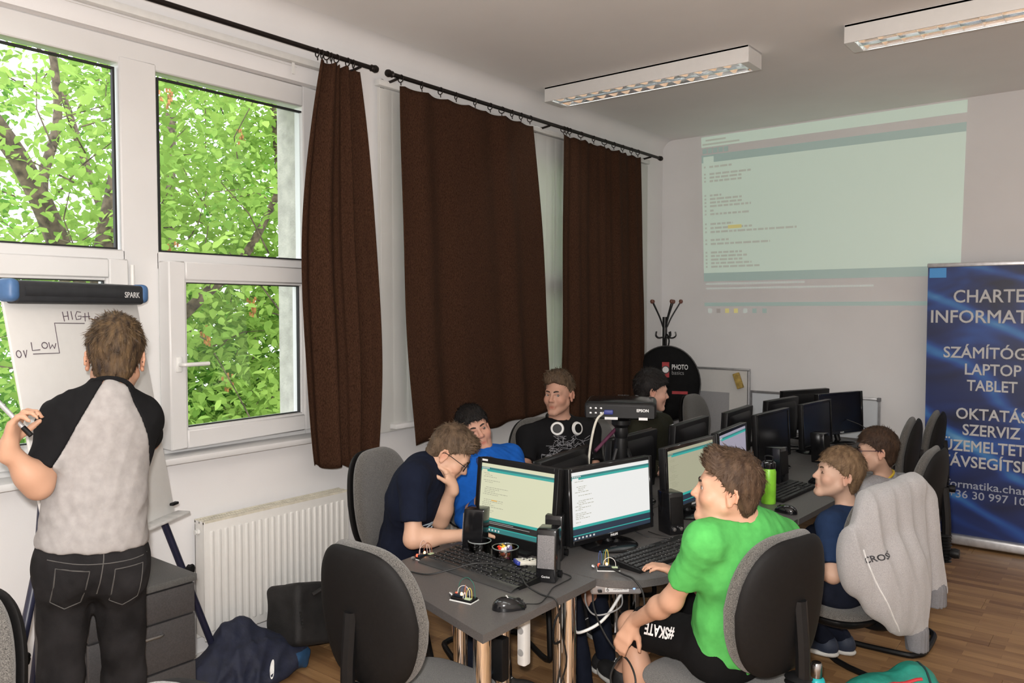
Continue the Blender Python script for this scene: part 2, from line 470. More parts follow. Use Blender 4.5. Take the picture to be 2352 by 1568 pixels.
BLIND = translucent_mat('blind_fabric', (.86, .86, .83), .35, scale=2.0, col2=(.82, .82, .79))
def blind(y0, y1, ys, label):
    t = thing('vertical_blind', label, 'blind', (.05, y0, 2.995))
    MB().b2(-.022, .022, 0, y1 - y0, -.012, .022, .004).build('headrail', WHITEP, t)
    me = MB().grid(lambda u, v: ((u - .5) * .0 + .004 * math.sin(math.pi * u), (u - .5) * .122, -.02 - 1.99 * v), 4, 2).mesh('slat', 60)
    for yy in ys:
        link('slat', me, BLIND, t, (-.008 + random.uniform(-.004, .004), yy - y0, 0), (0, 0, random.uniform(.02, .10)))
    for yy in ys: pass
    c = MB()
    c.tube([(0, .02, 0), (.004, .02, -1.2)], .0015, 5)
    c.build('cord', WHITEP, t)
    return t
blind(3.15, 6.33, [3.215, 3.33, 3.445] + [3.445 + .109 * k for k in range(1, 27)], 'white vertical blind behind the two wide curtains')
t = thing('vertical_blind', 'white blind headrail above the window with the open sash, slats drawn aside', 'blind', (.05, -.6, 2.985))
MB().b2(-.022, .022, 0, 3.60, -.012, .022, .004).build('headrail', WHITEP, t)
MB().tube([(.0, 0, -.02), (0, 3.2, -.03)], .0012, 5).build('cord', WHITEP, t)
MB().b2(-.002, .002, 3.17, 3.185, -.07, -.01).build('carrier', WHITEP, t)
slm = MB().grid(lambda u, v: (.003 * math.sin(9 * u), (u - .5) * .11, -.02 - 1.99 * v), 3, 2).mesh('slat', 60)
for k in range(5): link('slat', slm, BLIND, t, (-.004, 3.46 + .018 * k, 0), (0, 0, 1.35))

# ------------------------------------------------------------------ radiators
RADW = mat('radiator_enamel', (.80, .79, .76), .38, var=.01)
def radiator(y0, y1, label):
    t = thing('radiator', label, 'radiator', (0, y0, 0))
    W = y1 - y0
    MB().b2(.105, .118, 0, W, .15, .71, .006).build('front_panel', RADW, t)
    MB().b2(.035, .047, 0, W, .15, .70, .004).build('rear_panel', RADW, t)
    MB().b2(.035, .118, 0, .006, .17, .715, .002).build('side_panel', RADW, t)
    MB().b2(.035, .118, W - .006, W, .17, .715, .002).build('side_panel', RADW, t)
    n = int(W / .0385)
    me = MB().box((0, 0, 0), (.011, .019, .475), None, .005, 2).mesh('rib', 50)
    for k in range(n): link('rib', me, RADW, t, (.1195, .04 + (W - .08) * k / (n - 1), .43))
    bars = int(W / .014)
    sm = MB().b2(.04, .112, -.003, .003, .706, .714).mesh('grille_bar')
    g = MB()
    for k in range(bars): g.b2(.04, .112, .01 + k * .014 - .0035, .01 + k * .014 + .0035, .706, .716)
    g.b2(.036, .045, 0, W, .704, .718); g.b2(.108, .117, 0, W, .704, .718); g.b2(.074, .080, 0, W, .704, .717)
    stuff(g.build('top_grille', mat('radiator_grille', (.74, .70, .58), .45), t, smooth=None))
    MB().cyl((.075, -.022, .665), (.075, .002, .665), .011, 12).cyl((.075, -.014, .665), (.075, -.004, .665), .016, 6).build('bleed_plug', WHITEP, t)
    MB().lathe([(0, 0), (.02, 0), (.022, .03), (.016, .045), (0, .046)], 14, (.075, W + .0, .68), (0, 1, 0)).build('valve', mat('valve_dark', (.05, .04, .035), .5), t)
    MB().tube([(.075, W - .03, .16), (.075, W - .03, .0)], .009, 8).tube([(.075, W - .08, .16), (.075, W - .08, .0)], .009, 8).build('pipe', RADW, t)
    [MB().b2(.006, .036, yy, yy + .03, .25, .65).build('wall_bracket', RADW, t) for yy in (.1, W - .13)]
    return t
radiator(2.0, 2.86, 'white ribbed radiator below the open window')
radiator(3.35, 4.85, 'white ribbed radiator behind the boy in blue')

# ------------------------------------------------------------------ ceiling lights
LOUV = mat('louver_aluminium', (.86, .87, .88), .12, .95, var=.02)
def ceiling_light(x0, y0, label, L_=1.47, W_=.205, on=True):
    t = thing('ceiling_light', label, 'ceiling light', (x0, y0, RH), 0, 'ceiling lights')
    h = MB()
    h.b2(0, L_, 0, .008, -.10, 0, .002).b2(0, L_, W_ - .008, W_, -.10, 0, .002).b2(0, .008, .008, W_ - .008, -.10, 0).b2(L_ - .008, L_, .008, W_ - .008, -.10, 0).b2(0, L_, 0, W_, -.012, 0)
    h.b2(.008, .05, .008, W_ - .008, -.10, -.095); h.b2(L_ - .05, L_ - .008, .008, W_ - .008, -.10, -.095)
    h.build('housing', mat('light_housing', (.84, .83, .81), .4, var=.01), t)
    n = 15
    bl = MB().grid(lambda u, v: ((.5 - abs(v - .5)) * 0.012 * (1 if v < .5 else 1), .009 + u * (W_ - .018), -.098 + .045 * v), 2, 3).mesh('louver_blade', None)
    bl = MB().prism([(-.001, -.098), (.001, -.098), (.008, -.055), (-.008, -.055)], .009, W_ - .009, Matrix(((1, 0, 0, 0), (0, 0, 1, 0), (0, 1, 0, 0), (0, 0, 0, 1)))).mesh('louver_blade')
    for k in range(n): link('louver_blade', bl, LOUV, t, (.07 + (L_ - .14) * k / (n - 1), 0, 0))
    for yy in (.055, W_ / 2, W_ - .055):
        pass
    MB().b2(.05, L_ - .05, W_ / 2 - .006, W_ / 2 + .006, -.098, -.055).build('centre_rail', LOUV, t, smooth=None)
    refl = MB()
    for yc in (.055, W_ - .055):
        refl.grid(lambda u, v: (.05 + u * (L_ - .1), yc + (v - .5) * .088, -.094 + .060 * math.sin(math.pi * v) ** .6), 2, 9)
    refl.build('reflector', LOUV, t)
    em = emit('fluorescent_tube', (.95, 1.0, .96), 32.)
    for yc in (.055, W_ - .055):
        MB().cyl((.06, yc, -.058), (L_ - .06, yc, -.058), .008, 10).build('tube', em, t)
    return t
ceiling_light(.20, 4.57, 'lit louvred ceiling light nearest the window wall')
ceiling_light(2.20, 4.59, 'lit louvred ceiling light at the right above the projected picture')
ceiling_light(4.20, 4.60, 'added unseen ceiling light over the right side of the room')  # fixture out of view, added to light the interior more
for k, x0 in enumerate((.20, 2.20, 4.20)):  # row of unseen fixtures added for more interior light
    ceiling_light(x0, .95, ['added unseen ceiling light over the flipchart', 'added unseen ceiling light over the photographer', 'added unseen ceiling light right of the photographer'][k])

# ------------------------------------------------------------------ projected picture on the far wall
pj = thing('projected_picture', 'faint projected code editor window on the far wall', 'projection', (0, RY1, 0))  # projector's light painted as faintly glowing quads just off the wall
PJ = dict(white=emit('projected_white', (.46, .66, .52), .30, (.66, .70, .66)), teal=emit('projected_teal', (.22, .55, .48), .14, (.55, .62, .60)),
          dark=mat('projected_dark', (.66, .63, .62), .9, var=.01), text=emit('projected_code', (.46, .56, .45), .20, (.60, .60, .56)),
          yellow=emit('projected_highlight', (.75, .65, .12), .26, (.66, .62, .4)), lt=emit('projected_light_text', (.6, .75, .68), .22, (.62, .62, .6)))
def pjp(s, t):
    xl, xr = .38 + .05 * t, 2.47 - .03 * t
    return (xl + (xr - xl) * s, 3.236 - 1.576 * t)
def pj_quad(mb, s0, s1, t0, t1, off=.002):
    a, b, c, d = pjp(s0, t0), pjp(s1, t0), pjp(s1, t1), pjp(s0, t1)
    mb.quad((a[0], -off, a[1]), (b[0], -off, b[1]), (c[0], -off, c[1]), (d[0], -off, d[1]))
def pj_part(name, m, rects, off=.002, st=False):
    mb = MB()
    for r in rects: pj_quad(mb, *r, off)
    o = mb.build(name, m, pj, smooth=None)
    if st: stuff(o)
    return o
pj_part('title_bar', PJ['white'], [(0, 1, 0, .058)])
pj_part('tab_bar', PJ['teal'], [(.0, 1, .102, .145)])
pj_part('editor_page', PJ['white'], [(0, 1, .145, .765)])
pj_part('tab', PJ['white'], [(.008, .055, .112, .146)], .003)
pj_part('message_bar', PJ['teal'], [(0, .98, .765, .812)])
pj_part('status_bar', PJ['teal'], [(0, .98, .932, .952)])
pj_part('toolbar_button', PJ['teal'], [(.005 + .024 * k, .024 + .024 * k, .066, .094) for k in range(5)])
rows = [(.165, .10), (.205, .18), (.225, .14), (.245, .14), (.325, .05), (.345, .14), (.365, .14), (.385, .18), (.41, .02), (.43, .17), (.485, .10), (.508, .19), (.53, .37), (.575, .08), (.597, .26), (.645, .14), (.665, .16), (.685, .14), (.705, .18), (.725, .22)]
rects = []
for t0, wd in rows:
    x = .035
    while x < .035 + wd:
        l = random.uniform(.012, .035); rects.append((x, min(x + l, .037 + wd), t0, t0 + .011)); x += l + .005
rects += [(.01, .018, t0, t0 + .010) for t0, _ in rows] + [(.02, .11, .016, .026), (.005, .17, .038, .048)]
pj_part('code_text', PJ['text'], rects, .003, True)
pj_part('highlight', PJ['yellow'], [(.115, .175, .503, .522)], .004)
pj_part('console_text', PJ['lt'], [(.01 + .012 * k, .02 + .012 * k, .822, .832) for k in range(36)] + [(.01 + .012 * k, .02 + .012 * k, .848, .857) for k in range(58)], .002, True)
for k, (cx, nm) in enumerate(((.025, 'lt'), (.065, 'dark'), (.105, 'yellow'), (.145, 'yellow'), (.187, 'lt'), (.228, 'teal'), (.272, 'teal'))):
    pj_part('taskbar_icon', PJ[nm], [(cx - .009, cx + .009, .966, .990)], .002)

# ------------------------------------------------------------------ outside: lawn, trees
GRASS = mat('lawn', (.10, .19, .04), .95, var=.3, scale=3)
struct(MB().b2(-40, -WT, -30, 40, -3.4, -3.2).build('ground', GRASS), 'lawn below the trees outside the window')
BARK = mat('grey_bark', (.13, .095, .065), .95, var=.4, scale=18, bump=.8, bscale=60)
LEAF = translucent_mat('leaf_green', (.38, .54, .13), .42, scale=1.6, col2=(.19, .33, .065))
LEAF2 = translucent_mat('leaf_deep_green', (.21, .42, .07), .35, scale=1.4, col2=(.08, .20, .03))
SEED = mat('dry_seed_cluster', (.42, .19, .06), .9, var=.3)
def leaf_template():
    # folded pointed leaf, 4 triangles each side of the midrib
    V = np.array([(0, 0, 0), (.30, .30, .08), (.72, .22, .05), (1, 0, -.06), (.72, -.22, .05), (.30, -.30, .08), (.5, 0, 0)])
    F = np.array([(0, 6, 1), (1, 6, 2), (2, 6, 3), (3, 6, 4), (4, 6, 5), (5, 6, 0)])
    return V, F
LV, LF = leaf_template()
def leaf_frames(n, rs, up=.55):
    nrm = rs.normal(size=(n, 3)); nrm[:, 2] = np.abs(nrm[:, 2]) + up; nrm /= np.linalg.norm(nrm, axis=1)[:, None]
    t = rs.normal(size=(n, 3)); t[:, 2] -= .5
    t -= (t * nrm).sum(1)[:, None] * nrm; t /= np.linalg.norm(t, axis=1)[:, None]
    return t, np.cross(nrm, t), nrm
def foliage(name, pos, size, m, parent, rs):
    n = len(pos); t, b, nr = leaf_frames(n, rs)
    s = size * rs.uniform(.65, 1.25, n)
    V = pos[:, None, :] + s[:, None, None] * (LV[None, :, :1] * t[:, None] + LV[None, :, 1:2] * b[:, None] + LV[None, :, 2:] * nr[:, None])
    F = (LF[None] + (np.arange(n) * len(LV))[:, None, None]).reshape(-1, 3)
    return stuff(link(name, np_mesh(name, V.reshape(-1, 3), F, False), m, parent))
def clusters(centres, per, spread, rs):
    c = np.repeat(np.asarray(centres), per, axis=0)
    return c + rs.normal(size=c.shape) * np.array(spread)
def tree(name, label, base, limbs, n_cl, per, box, size, m, seed, leaf_parts=0, hole=None):
    rs = np.random.default_rng(seed)
    t = thing(name, label, 'tree', base, 0, 'trees outside the window')
    B = np.array(base)
    for nm, pts, r0, r1 in limbs:
        P = spline([np.array(p) - B for p in pts], 6)
        MB().tube(P, r0, 10, r2=r1).build(nm, BARK, t)
    lo, hi = np.array(box[0]), np.array(box[1])
    C = rs.uniform(lo, hi, size=(n_cl, 3))
    if hole is not None: C = C[[not hole(c) for c in C]]
    # bare twigs inside the clusters
    tw = MB()
    for c in C[::3]:
        d = rs.normal(size=3); d[2] = abs(d[2]); d /= np.linalg.norm(d)
        tw.tube([c - B - d * .35, c - B + rs.normal(size=3) * .04, c - B + d * .3], .007, 4, False, False, .003)
    stuff(tw.build('twigs', BARK, t, smooth=None))
    pos = clusters(C, per, (.20, .20, .14), rs) - B
    if leaf_parts:
        camd = np.linalg.norm(pos + B - np.array([3.5, 0, 1.7]), axis=1)
        order = np.argsort(camd)
        near = pos[order[:leaf_parts]]; pos = pos[order[leaf_parts:]]
        lm = np_mesh('leaf', LV * size, LF, False)
        tt, bb, nn = leaf_frames(len(near), rs)
        for p, a, b_, c_ in zip(near, tt, bb, nn):
            o = link('leaf', lm, m, t)
            M = Matrix((Vector(a), Vector(b_), Vector(c_))).transposed().to_4x4(); M.translation = Vector(p)
            o.matrix_basis = M
    foliage('foliage', pos, size, m, t, rs)
    return t
# near tree: forked limbs across the left panes
tree('lilac_tree', 'leafy tree with forked limbs close to the left window panes', (-2.9, 3.0, -3.2),
     [('trunk', [(-2.9, 3.0, -3.2), (-2.95, 3.0, -1.), (-3.0, 3.0, .6), (-3.0, 2.95, 1.3)], .16, .12),
      ('limb', [(-3.0, 2.95, 1.2), (-2.95, 2.72, 2.0), (-2.85, 2.4, 2.7), (-2.8, 2.0, 3.3), (-2.9, 1.7, 4.2)], .10, .05),
      ('limb', [(-3.0, 2.95, 1.2), (-3.1, 3.05, 2.1), (-3.15, 3.22, 2.9), (-3.2, 3.3, 3.6), (-3.3, 3.35, 4.6)], .10, .05),
      ('limb', [(-2.95, 2.72, 2.0), (-3.1, 2.6, 2.6), (-3.4, 2.85, 3.3), (-3.5, 2.8, 4.3)], .05, .025),
      ('limb', [(-3.0, 2.95, 1.0), (-2.8, 3.6, 1.7), (-2.7, 4.1, 2.2), (-2.6, 4.5, 3.0)], .06, .025),
      ('limb', [(-2.7, 4.0, 2.1), (-2.4, 4.3, 2.0), (-2.1, 4.5, 2.3)], .035, .02)],
     330, 34, ((-4.0, 1.2, -.4), (-1.6, 5.4, 4.6)), .088, LEAF, 21, 290,
     hole=lambda c: c[2] > 2.1 and c[1] < 3.5 and random.random() < .40)
tree('bushy_tree', 'dense bushy tree filling the right window panes', (-4.6, 6.2, -3.2),
     [('trunk', [(-4.6, 6.2, -3.2), (-4.6, 6.1, 0), (-4.5, 6., 2.)], .14, .09), ('limb', [(-4.5, 6.0, 1.6), (-4.2, 5.6, 2.6), (-4.0, 5.3, 4.0)], .07, .03), ('limb', [(-4.5, 6.0, 1.6), (-4.6, 6.5, 2.8), (-4.8, 6.8, 4.4)], .07, .03)],
     1120, 34, ((-6.0, 3.4, -2.0), (-2.6, 8.6, 4.9)), .105, LEAF, 22)
tree('shady_shrub', 'dark green shrub growing low behind the trees outside', (-5.5, 3.4, -3.2),
     [('trunk', [(-5.5, 3.4, -3.2), (-5.5, 3.5, -1.), (-5.6, 3.6, 1.0)], .10, .05)],
     800, 32, ((-7.6, 1.0, -2.6), (-4.2, 9.5, 2.0)), .12, LEAF2, 23)
tree('tall_tree', 'tall tree standing farthest away beyond the shrub outside', (-9.5, 7.0, -3.2),
     [('trunk', [(-9.5, 7.0, -3.2), (-9.5, 7.0, 1.), (-9.4, 7.1, 5.)], .2, .1), ('limb', [(-9.5, 7.0, 1.), (-9.2, 5.8, 3.4), (-9.2, 5.0, 6.0)], .1, .04)],
     700, 34, ((-12, 2.0, -2.), (-8.0, 14., 6.5)), .15, LEAF2, 24, hole=lambda c: c[2] > 2.6 and c[1] < 7.2 and random.random() < .45)
lil = bpy.data.objects['lilac_tree']
for k in range(16):
    p = np.array([random.uniform(-2.9, -1.9), random.uniform(2.0, 4.6), random.uniform(1.0, 3.6)])
    s = MB()
    for j in range(14):
        q = p + np.array([random.gauss(0, .025), random.gauss(0, .025), -.01 * j]); s.box(q - np.array([-2.9, 3.0, -3.2]), (.012, .012, .03))
    stuff(s.build('seed_cluster', SEED, lil, smooth=None))
# ================================================================== office chairs
def outline(w_top, w_mid, w_bot, h, n=56):
    """rounded shield outline (x, z), z 0..h"""
    pts = []
    for k in range(n):
        a = 2 * math.pi * k / n
        c, s_ = math.cos(a), math.sin(a)
        e = 2.0 / 3.5
        z = math.copysign(abs(s_) ** e, s_); x = math.copysign(abs(c) ** e, c)
        zz = (z + 1) / 2
        wv = w_bot + (w_mid - w_bot) * min(1, zz / .45) if zz < .45 else w_mid + (w_top - w_mid) * ((zz - .45) / .55) ** 1.6
        pts.append((x * wv / 2, zz * h))
    return pts
def pad(ol, front, back, curve, rings=6, tilt=0.):
    """cushion from an outline: bulging front (+y) and back (-y) faces, bent round the sitter"""
    mb = MB(); bm = mb.bm; n = len(ol)
    cx = sum(p[0] for p in ol) / n; cz = sum(p[1] for p in ol) / n
    def P(p, r, side):
        x, z = cx + (p[0] - cx) * r, cz + (p[1] - cz) * r
        t = (1 - r ** 5) ** .5 if r < 1 else 0
        y = (front if side > 0 else -back) * t + curve * (x * x) * 4 - tilt * z
        return (x, y, z)
    R = [.25, .5, .72, .87, .95, .99, 1.0]
    fr = [[bm.verts.new(P(p, r, 1)) for p in ol] for r in R]
    bk = [[bm.verts.new(P(p, r, -1)) for p in ol] for r in R[:-1]] + [fr[-1]]
    for S, sg in ((fr, 1), (bk, -1)):
        c = bm.verts.new(P((cx, cz), 0, sg))
        for j in range(n):
            k = (j + 1) % n
            bm.faces.new((c, S[0][j], S[0][k]))
            for A, B in zip(S, S[1:]): bm.faces.new((A[j], B[j], B[k], A[k]))
    return mb
def make_chair(label, loc, facing, recline=0., z_up=0., tag_sticker=False):
    rz = math.atan2(-facing[0], facing[1])
    t = thing('office_chair', label, 'chair', (loc[0], loc[1], 0), rz, 'grey office chairs')
    # seat
    sol = [(x, z - .23) for x, z in outline(.43, .47, .40, .46)]
    seat = pad(sol, .035, .012, 0.)
    seat.bm.transform(Matrix.Translation((0, 0, .455 + z_up)) @ Matrix.Rotation(math.radians(90), 4, 'X') @ Matrix.Scale(1, 4))
    seat.bm.transform(Matrix.Identity(4))
    seat.build('seat', GREYF, t, smooth=60)
    pan = pad([(x * .95, z * .95) for x, z in sol], .01, .05, 0.)
    pan.bm.transform(Matrix.Translation((0, 0, .440 + z_up)) @ Matrix.Rotation(math.radians(90), 4, 'X'))
    pan.build('seat_pan', BLACKP, t, smooth=60)
    # back
    b = thing('backrest', None, None, (0, -.235, .575 + z_up)); b.parent = t; b.rotation_euler = (math.radians(6) + recline, 0, 0)
    ol = outline(.345, .44, .37, .445)
    cu = pad(ol, .040, .028, .22); cu.bm.transform(Matrix.Translation((0, .022, 0))); cu.build('back_cushion', GREYF, b, smooth=60)
    sh = pad([(x * .985, z * .985 + .003) for x, z in ol], .012, .034, .22)
    sh.bm.transform(Matrix.Translation((0, -.010, 0)))
    sh.build('back_shell', DARKP, b, smooth=60)
    # spine with rubber bellows
    MB().tube(spline([(0, -.30, .82 + z_up), (0, -.315, .62 + z_up), (0, -.30, .47 + z_up), (0, -.2, .405 + z_up), (0, -.05, .40 + z_up)], 5), .022, 8).build('spine', BLACKP, t)
    pr_ = []
    for k in range(9): pr_ += [(.042, k * .016), (.030, k * .016 + .008)]
    MB().lathe([(0, 0)] + pr_ + [(0, 9 * .016)], 16, (0, -.300, .455 + z_up)).build('bellows', BLACKP, t)
    MB().lathe([(0, -.02), (.022, -.02), (.026, 0), (.022, .02), (0, .02)], 12, (0, -.355, .50 + z_up), (0, 1, 0)).build('adjusting_knob', BLACKP, t)
    # sled base: one bent steel tube
    S = .205; zt = .395 + z_up
    pts = [(-S * .55, .10, zt), (-S, .14, zt - .03), (-S, .20, .10), (-S, .16, .02), (-S, -.16, .016), (-S + .03, -.225, .016), (-S + .10, -.25, .016), (S - .10, -.25, .016), (S - .03, -.225, .016), (S, -.16, .016), (S, .16, .02), (S, .20, .10), (S, .14, zt - .03), (S * .55, .10, zt)]
    MB().tube(spline(pts, 4), .0145, 8).build('sled_base', BLACKP, t)
    MB().b2(-.12, .12, -.12, .13, .38 + z_up, .405 + z_up, .006).build('seat_mount', BLACKP, t)
    if tag_sticker:
        MB().b2(-.155, -.135, .0, .003, .24, .33).build('sticker', WHITEM, b)
    return t
CH = {}
CH['front'] = make_chair('empty grey office chair pushed up to the front table', (1.66, 1.87), (.0, 1.0), z_up=-.03)
CH['corner'] = make_chair('grey office chair at the bottom left corner, its fabric back cut by the frame', (1.34, .455), (.35, -.94))
CH['bottom'] = make_chair('grey office chair of which only the very top shows at the bottom edge', (2.24, .505), (.2, -.98))
CH['navy'] = make_chair('grey office chair of the boy resting his chin on his hand', (.98, 2.55), (.97, .22), z_up=.04)
CH['blue'] = make_chair('grey office chair of the boy lounging in a blue shirt', (1.06, 2.98), (.86, -.50), recline=.42)
CH['black'] = make_chair('grey office chair of the boy with headphones round his neck', (.86, 3.80), (.90, -.43), z_up=.03, tag_sticker=True)
CH['dark'] = make_chair('grey office chair of the boy in dark green behind the projector', (1.06, 4.32), (.98, .2))
CH['far1'] = make_chair('empty grey office chair in front of the tall grey board', (.88, 5.25), (1., -.02))
CH['far2'] = make_chair('empty grey office chair left of the low whiteboard, farthest on the window side', (.90, 5.98), (1., -.02))
CH['green'] = make_chair('grey office chair of the boy in the bright green shirt', (2.43, 2.50), (-.965, .26))
CH['hood'] = make_chair('grey office chair with the pale grey hoodie hung over it', (2.47, 3.68), (-.92, .38), z_up=-.05)
CH['grey'] = make_chair('grey office chair of the smallest boy in the grey sweater', (2.46, 4.42), (-1., .0))
CH['bn1'] = make_chair('empty office chair left of the blue banner, farther from the corner of the banner', (2.13, 5.50), (-.98, -.15))
CH['bn2'] = make_chair('empty office chair standing right before the blue banner', (2.18, 5.99), (-.98, -.12))

# ================================================================== desks
DZ = .735
def desk(label, poly, legs, name='desk', legm=None):
    c = (sum(p[0] for p in poly) / len(poly), sum(p[1] for p in poly) / len(poly))
    t = thing(name, label, 'desk', (c[0], c[1], 0))
    P = [(x - c[0], y - c[1]) for x, y in poly]
    MB().prism(P, DZ - .0265, DZ).build('desk_top', DESKM, t, smooth=20)
    # thicker edge band just under the rim
    n = len(P)
    eb = MB(); inn = [(x * .995, y * .995) for x, y in P]
    eb.prism(inn, DZ - .028, DZ - .0266); eb.build('edge_band', DESKE, t, smooth=20)
    for lx, ly in legs:
        l = MB().cyl((lx - c[0], ly - c[1], .012), (lx - c[0], ly - c[1], DZ - .03), .029, 24)
        o = l.build('leg', legm or CHROME, t)
        MB().lathe([(0, 0), (.032, 0), (.032, .012), (0, .012)], 20, (lx - c[0], ly - c[1], 0)).build('foot', BLACKP, o)
        MB().b2(lx - c[0] - .045, lx - c[0] + .045, ly - c[1] - .045, ly - c[1] + .045, DZ - .032, DZ - .0285, .002).build('fixing_plate', STEEL, o)
    return t
desk('dark grey table with chrome legs at the front, holding jars of sweets', [(1.30, 1.99), (2.0, 1.785), (1.998, 2.412), (1.28, 2.412)], [(1.925, 1.87), (1.925, 2.345), (1.40, 2.07), (1.62, 2.35), (1.40, 2.35)], 'table')
wave = [(1.665, 2.42), (1.985, 2.42), (2.04, 2.435), (2.09, 2.465), (2.135, 2.51), (2.175, 2.58), (2.205, 2.68), (2.23, 2.82), (2.25, 3.0), (2.262, 3.2), (2.27, 3.45), (2.285, 3.695), (1.665, 3.695)]
desk('dark grey desk with a curved edge in front of the boy in green', wave, [(2.17, 3.60), (1.74, 3.60), (1.74, 2.56)])
desk('dark grey desk with the green drinks bottle on it', [(1.665, 3.70), (2.29, 3.70), (2.315, 4.3), (2.31, 4.99), (1.665, 4.99)], [(2.20, 4.90), (1.74, 4.90), (2.2, 3.8)])
desk('dark grey desk at the far end by the low whiteboard', [(1.665, 5.0), (2.31, 5.0), (2.33, 5.6), (2.33, 6.32), (1.665, 6.32)], [(2.22, 6.2), (1.74, 6.2), (2.22, 5.1)])
desk('dark grey desk between the boy in blue and the projector', [(1.30, 2.42), (1.66, 2.42), (1.66, 3.695), (1.30, 3.695)], [(1.37, 2.52), (1.37, 3.6)])
desk('dark grey desk in front of the boy in dark green', [(1.30, 3.70), (1.66, 3.70), (1.66, 4.99), (1.30, 4.99)], [(1.37, 3.8), (1.37, 4.9)])
desk('dark grey desk before the empty chairs on the window side', [(1.17, 5.0), (1.66, 5.0), (1.66, 6.32), (1.17, 6.32)], [(1.24, 5.1), (1.24, 6.2)])

# ================================================================== monitors
SC = dict(pale=emit('screen_pale_yellow', (.66, .66, .46), .92), white=emit('screen_white', (.74, .74, .72), 1.0), dim=emit('screen_dim_beige', (.34, .33, .23), 1.0),
          lilac=emit('screen_lilac', (.29, .27, .34), 1.0), teal=emit('screen_teal', (.02, .34, .30), .95), teald=emit('screen_dark_teal', (.02, .16, .16), 1.0), navy=emit('screen_navy', (.008, .022, .045), 1.0),
          blk=emit('screen_black', (.006, .006, .006), 1.0), text=emit('screen_code', (.36, .35, .26), .9), dimtext=emit('screen_dim_code', (.26, .25, .17), 1.0), wtext=emit('screen_white_text', (.6, .6, .58), .9), orange=emit('screen_orange', (.75, .40, .08), .9))
OFF = mat('screen_off', (.006, .006, .007), .22, var=.02)
def monitor(label, c, dirv, w, h, ztop, kind='off', ui=None, bezel=.017, stand='round', brand=True, chin=.0, depth=.035, tilt=0.05, thing_group='computer monitors'):
    """c centre (x, y); dirv: left-to-right direction as seen from in front of the screen"""
    d = Vector((dirv[0], dirv[1], 0)).normalized()
    rz = math.atan2(d.y, d.x)
    t = thing('monitor', label, 'monitor', (c[0], c[1], DZ), rz, thing_group)
    zt = ztop - DZ; z0 = zt - h          # local: x right, -y is the viewing side
    R = Matrix.Translation((0, 0, z0 + h / 2)) @ Matrix.Rotation(-tilt, 4, 'X') @ Matrix.Translation((0, 0, -z0 - h / 2))
    body = MB().b2(-w / 2, w / 2, 0, depth, z0, zt, .006)
    body.bm.transform(R); hs = body.build('housing', BLACKP, t)
    bulge = MB().grid(lambda u, v: ((u - .5) * w * .86, depth - .002 + .032 * math.sin(math.pi * u) ** .35 * math.sin(math.pi * v) ** .35, z0 + h * .06 + v * h * .86), 14, 12)
    bulge.bm.transform(R); bulge.build('back_cover', BLACKP, t)
    x0, x1, s0, s1 = -w / 2 + bezel, w / 2 - bezel, z0 + bezel * 1.2 + chin, zt - bezel
    fr = MB()
    fr.b2(-w / 2, x0, -.006, .002, z0, zt, .002, 1).b2(x1, w / 2, -.006, .002, z0, zt, .002, 1).b2(x0, x1, -.006, .002, s1, zt, .002, 1).b2(x0, x1, -.006, .002, z0, s0, .002, 1)
    fr.bm.transform(R); fr.build('bezel', BLACKG if chin == 0 else BLACKP, t)
    sm = OFF if kind == 'off' else SC[kind]
    s = MB().b2(x0, x1, -.001, .004, s0, s1); s.bm.transform(R); scr = s.build('screen', sm, t, smooth=None)
    W, H = x1 - x0, s1 - s0
    def rect(name, m, rects, off=.0015, st=False):
        q = MB()
        for a, b, u, v in rects:
            q.quad((x0 + W * a, -off, s1 - H * u), (x0 + W * b, -off, s1 - H * u), (x0 + W * b, -off, s1 - H * v), (x0 + W * a, -off, s1 - H * v))
        q.bm.transform(R); o = q.build(name, m, scr, smooth=None)
        if st: stuff(o)
    if ui:
        rs = random.Random(hash(label) % 1000 if False else len(label))
        code, txt = ui
        rect('toolbar', SC['teald'], [(0, 1, .055, .085)]); rect('tab_bar', SC['teal'], [(0, 1, .085, .118)])
        rect('tab', SC[kind], [(.01, .085, .09, .12)], .002)
        rect('message_bar', SC['teal'], [(0, 1, .795, .835)]); rect('console', SC['blk' if kind == 'pale' else 'navy'], [(0, 1, .835, .925)])
        rect('status_bar', SC['teal'], [(0, 1, .925, .94)]); rect('taskbar', SC['navy' if kind != 'pale' else 'teald'], [(0, 1, .94, 1.0)])
        R_ = []
        for k in range(24):
            if rs.random() < .28: continue
            x = .04 + rs.choice([0, 0, .02, .04]); e = x + rs.uniform(.06, .34 if kind == 'pale' else .2)
            while x < e:
                l = rs.uniform(.012, .04); R_.append((x, min(e, x + l), .14 + k * .026, .148 + k * .026)); x += l + .008
        rect('code_text', SC[txt], R_, .002, True)
        if kind == 'pale': rect('highlight', SC['orange'], [(.17, .25, .53, .545)], .0022)
        rect('toolbar_icons', SC['wtext' if kind != 'dim' else 'dimtext'], [(.01 + .022 * k, .025 + .022 * k, .06, .08) for k in range(5)], .002, True)
        if kind == 'pale': rect('console_text', SC['wtext'], [(.02 + .016 * k, .032 + .016 * k, .85, .856) for k in range(30)] + [(.02 + .016 * k, .032 + .016 * k, .872, .878) for k in range(44)], .002, True)
        rect('taskbar_icons', SC['wtext'], [(.02 + .045 * k, .04 + .045 * k, .958, .985) for k in range(7 if kind == 'pale' else 6)], .002, True)
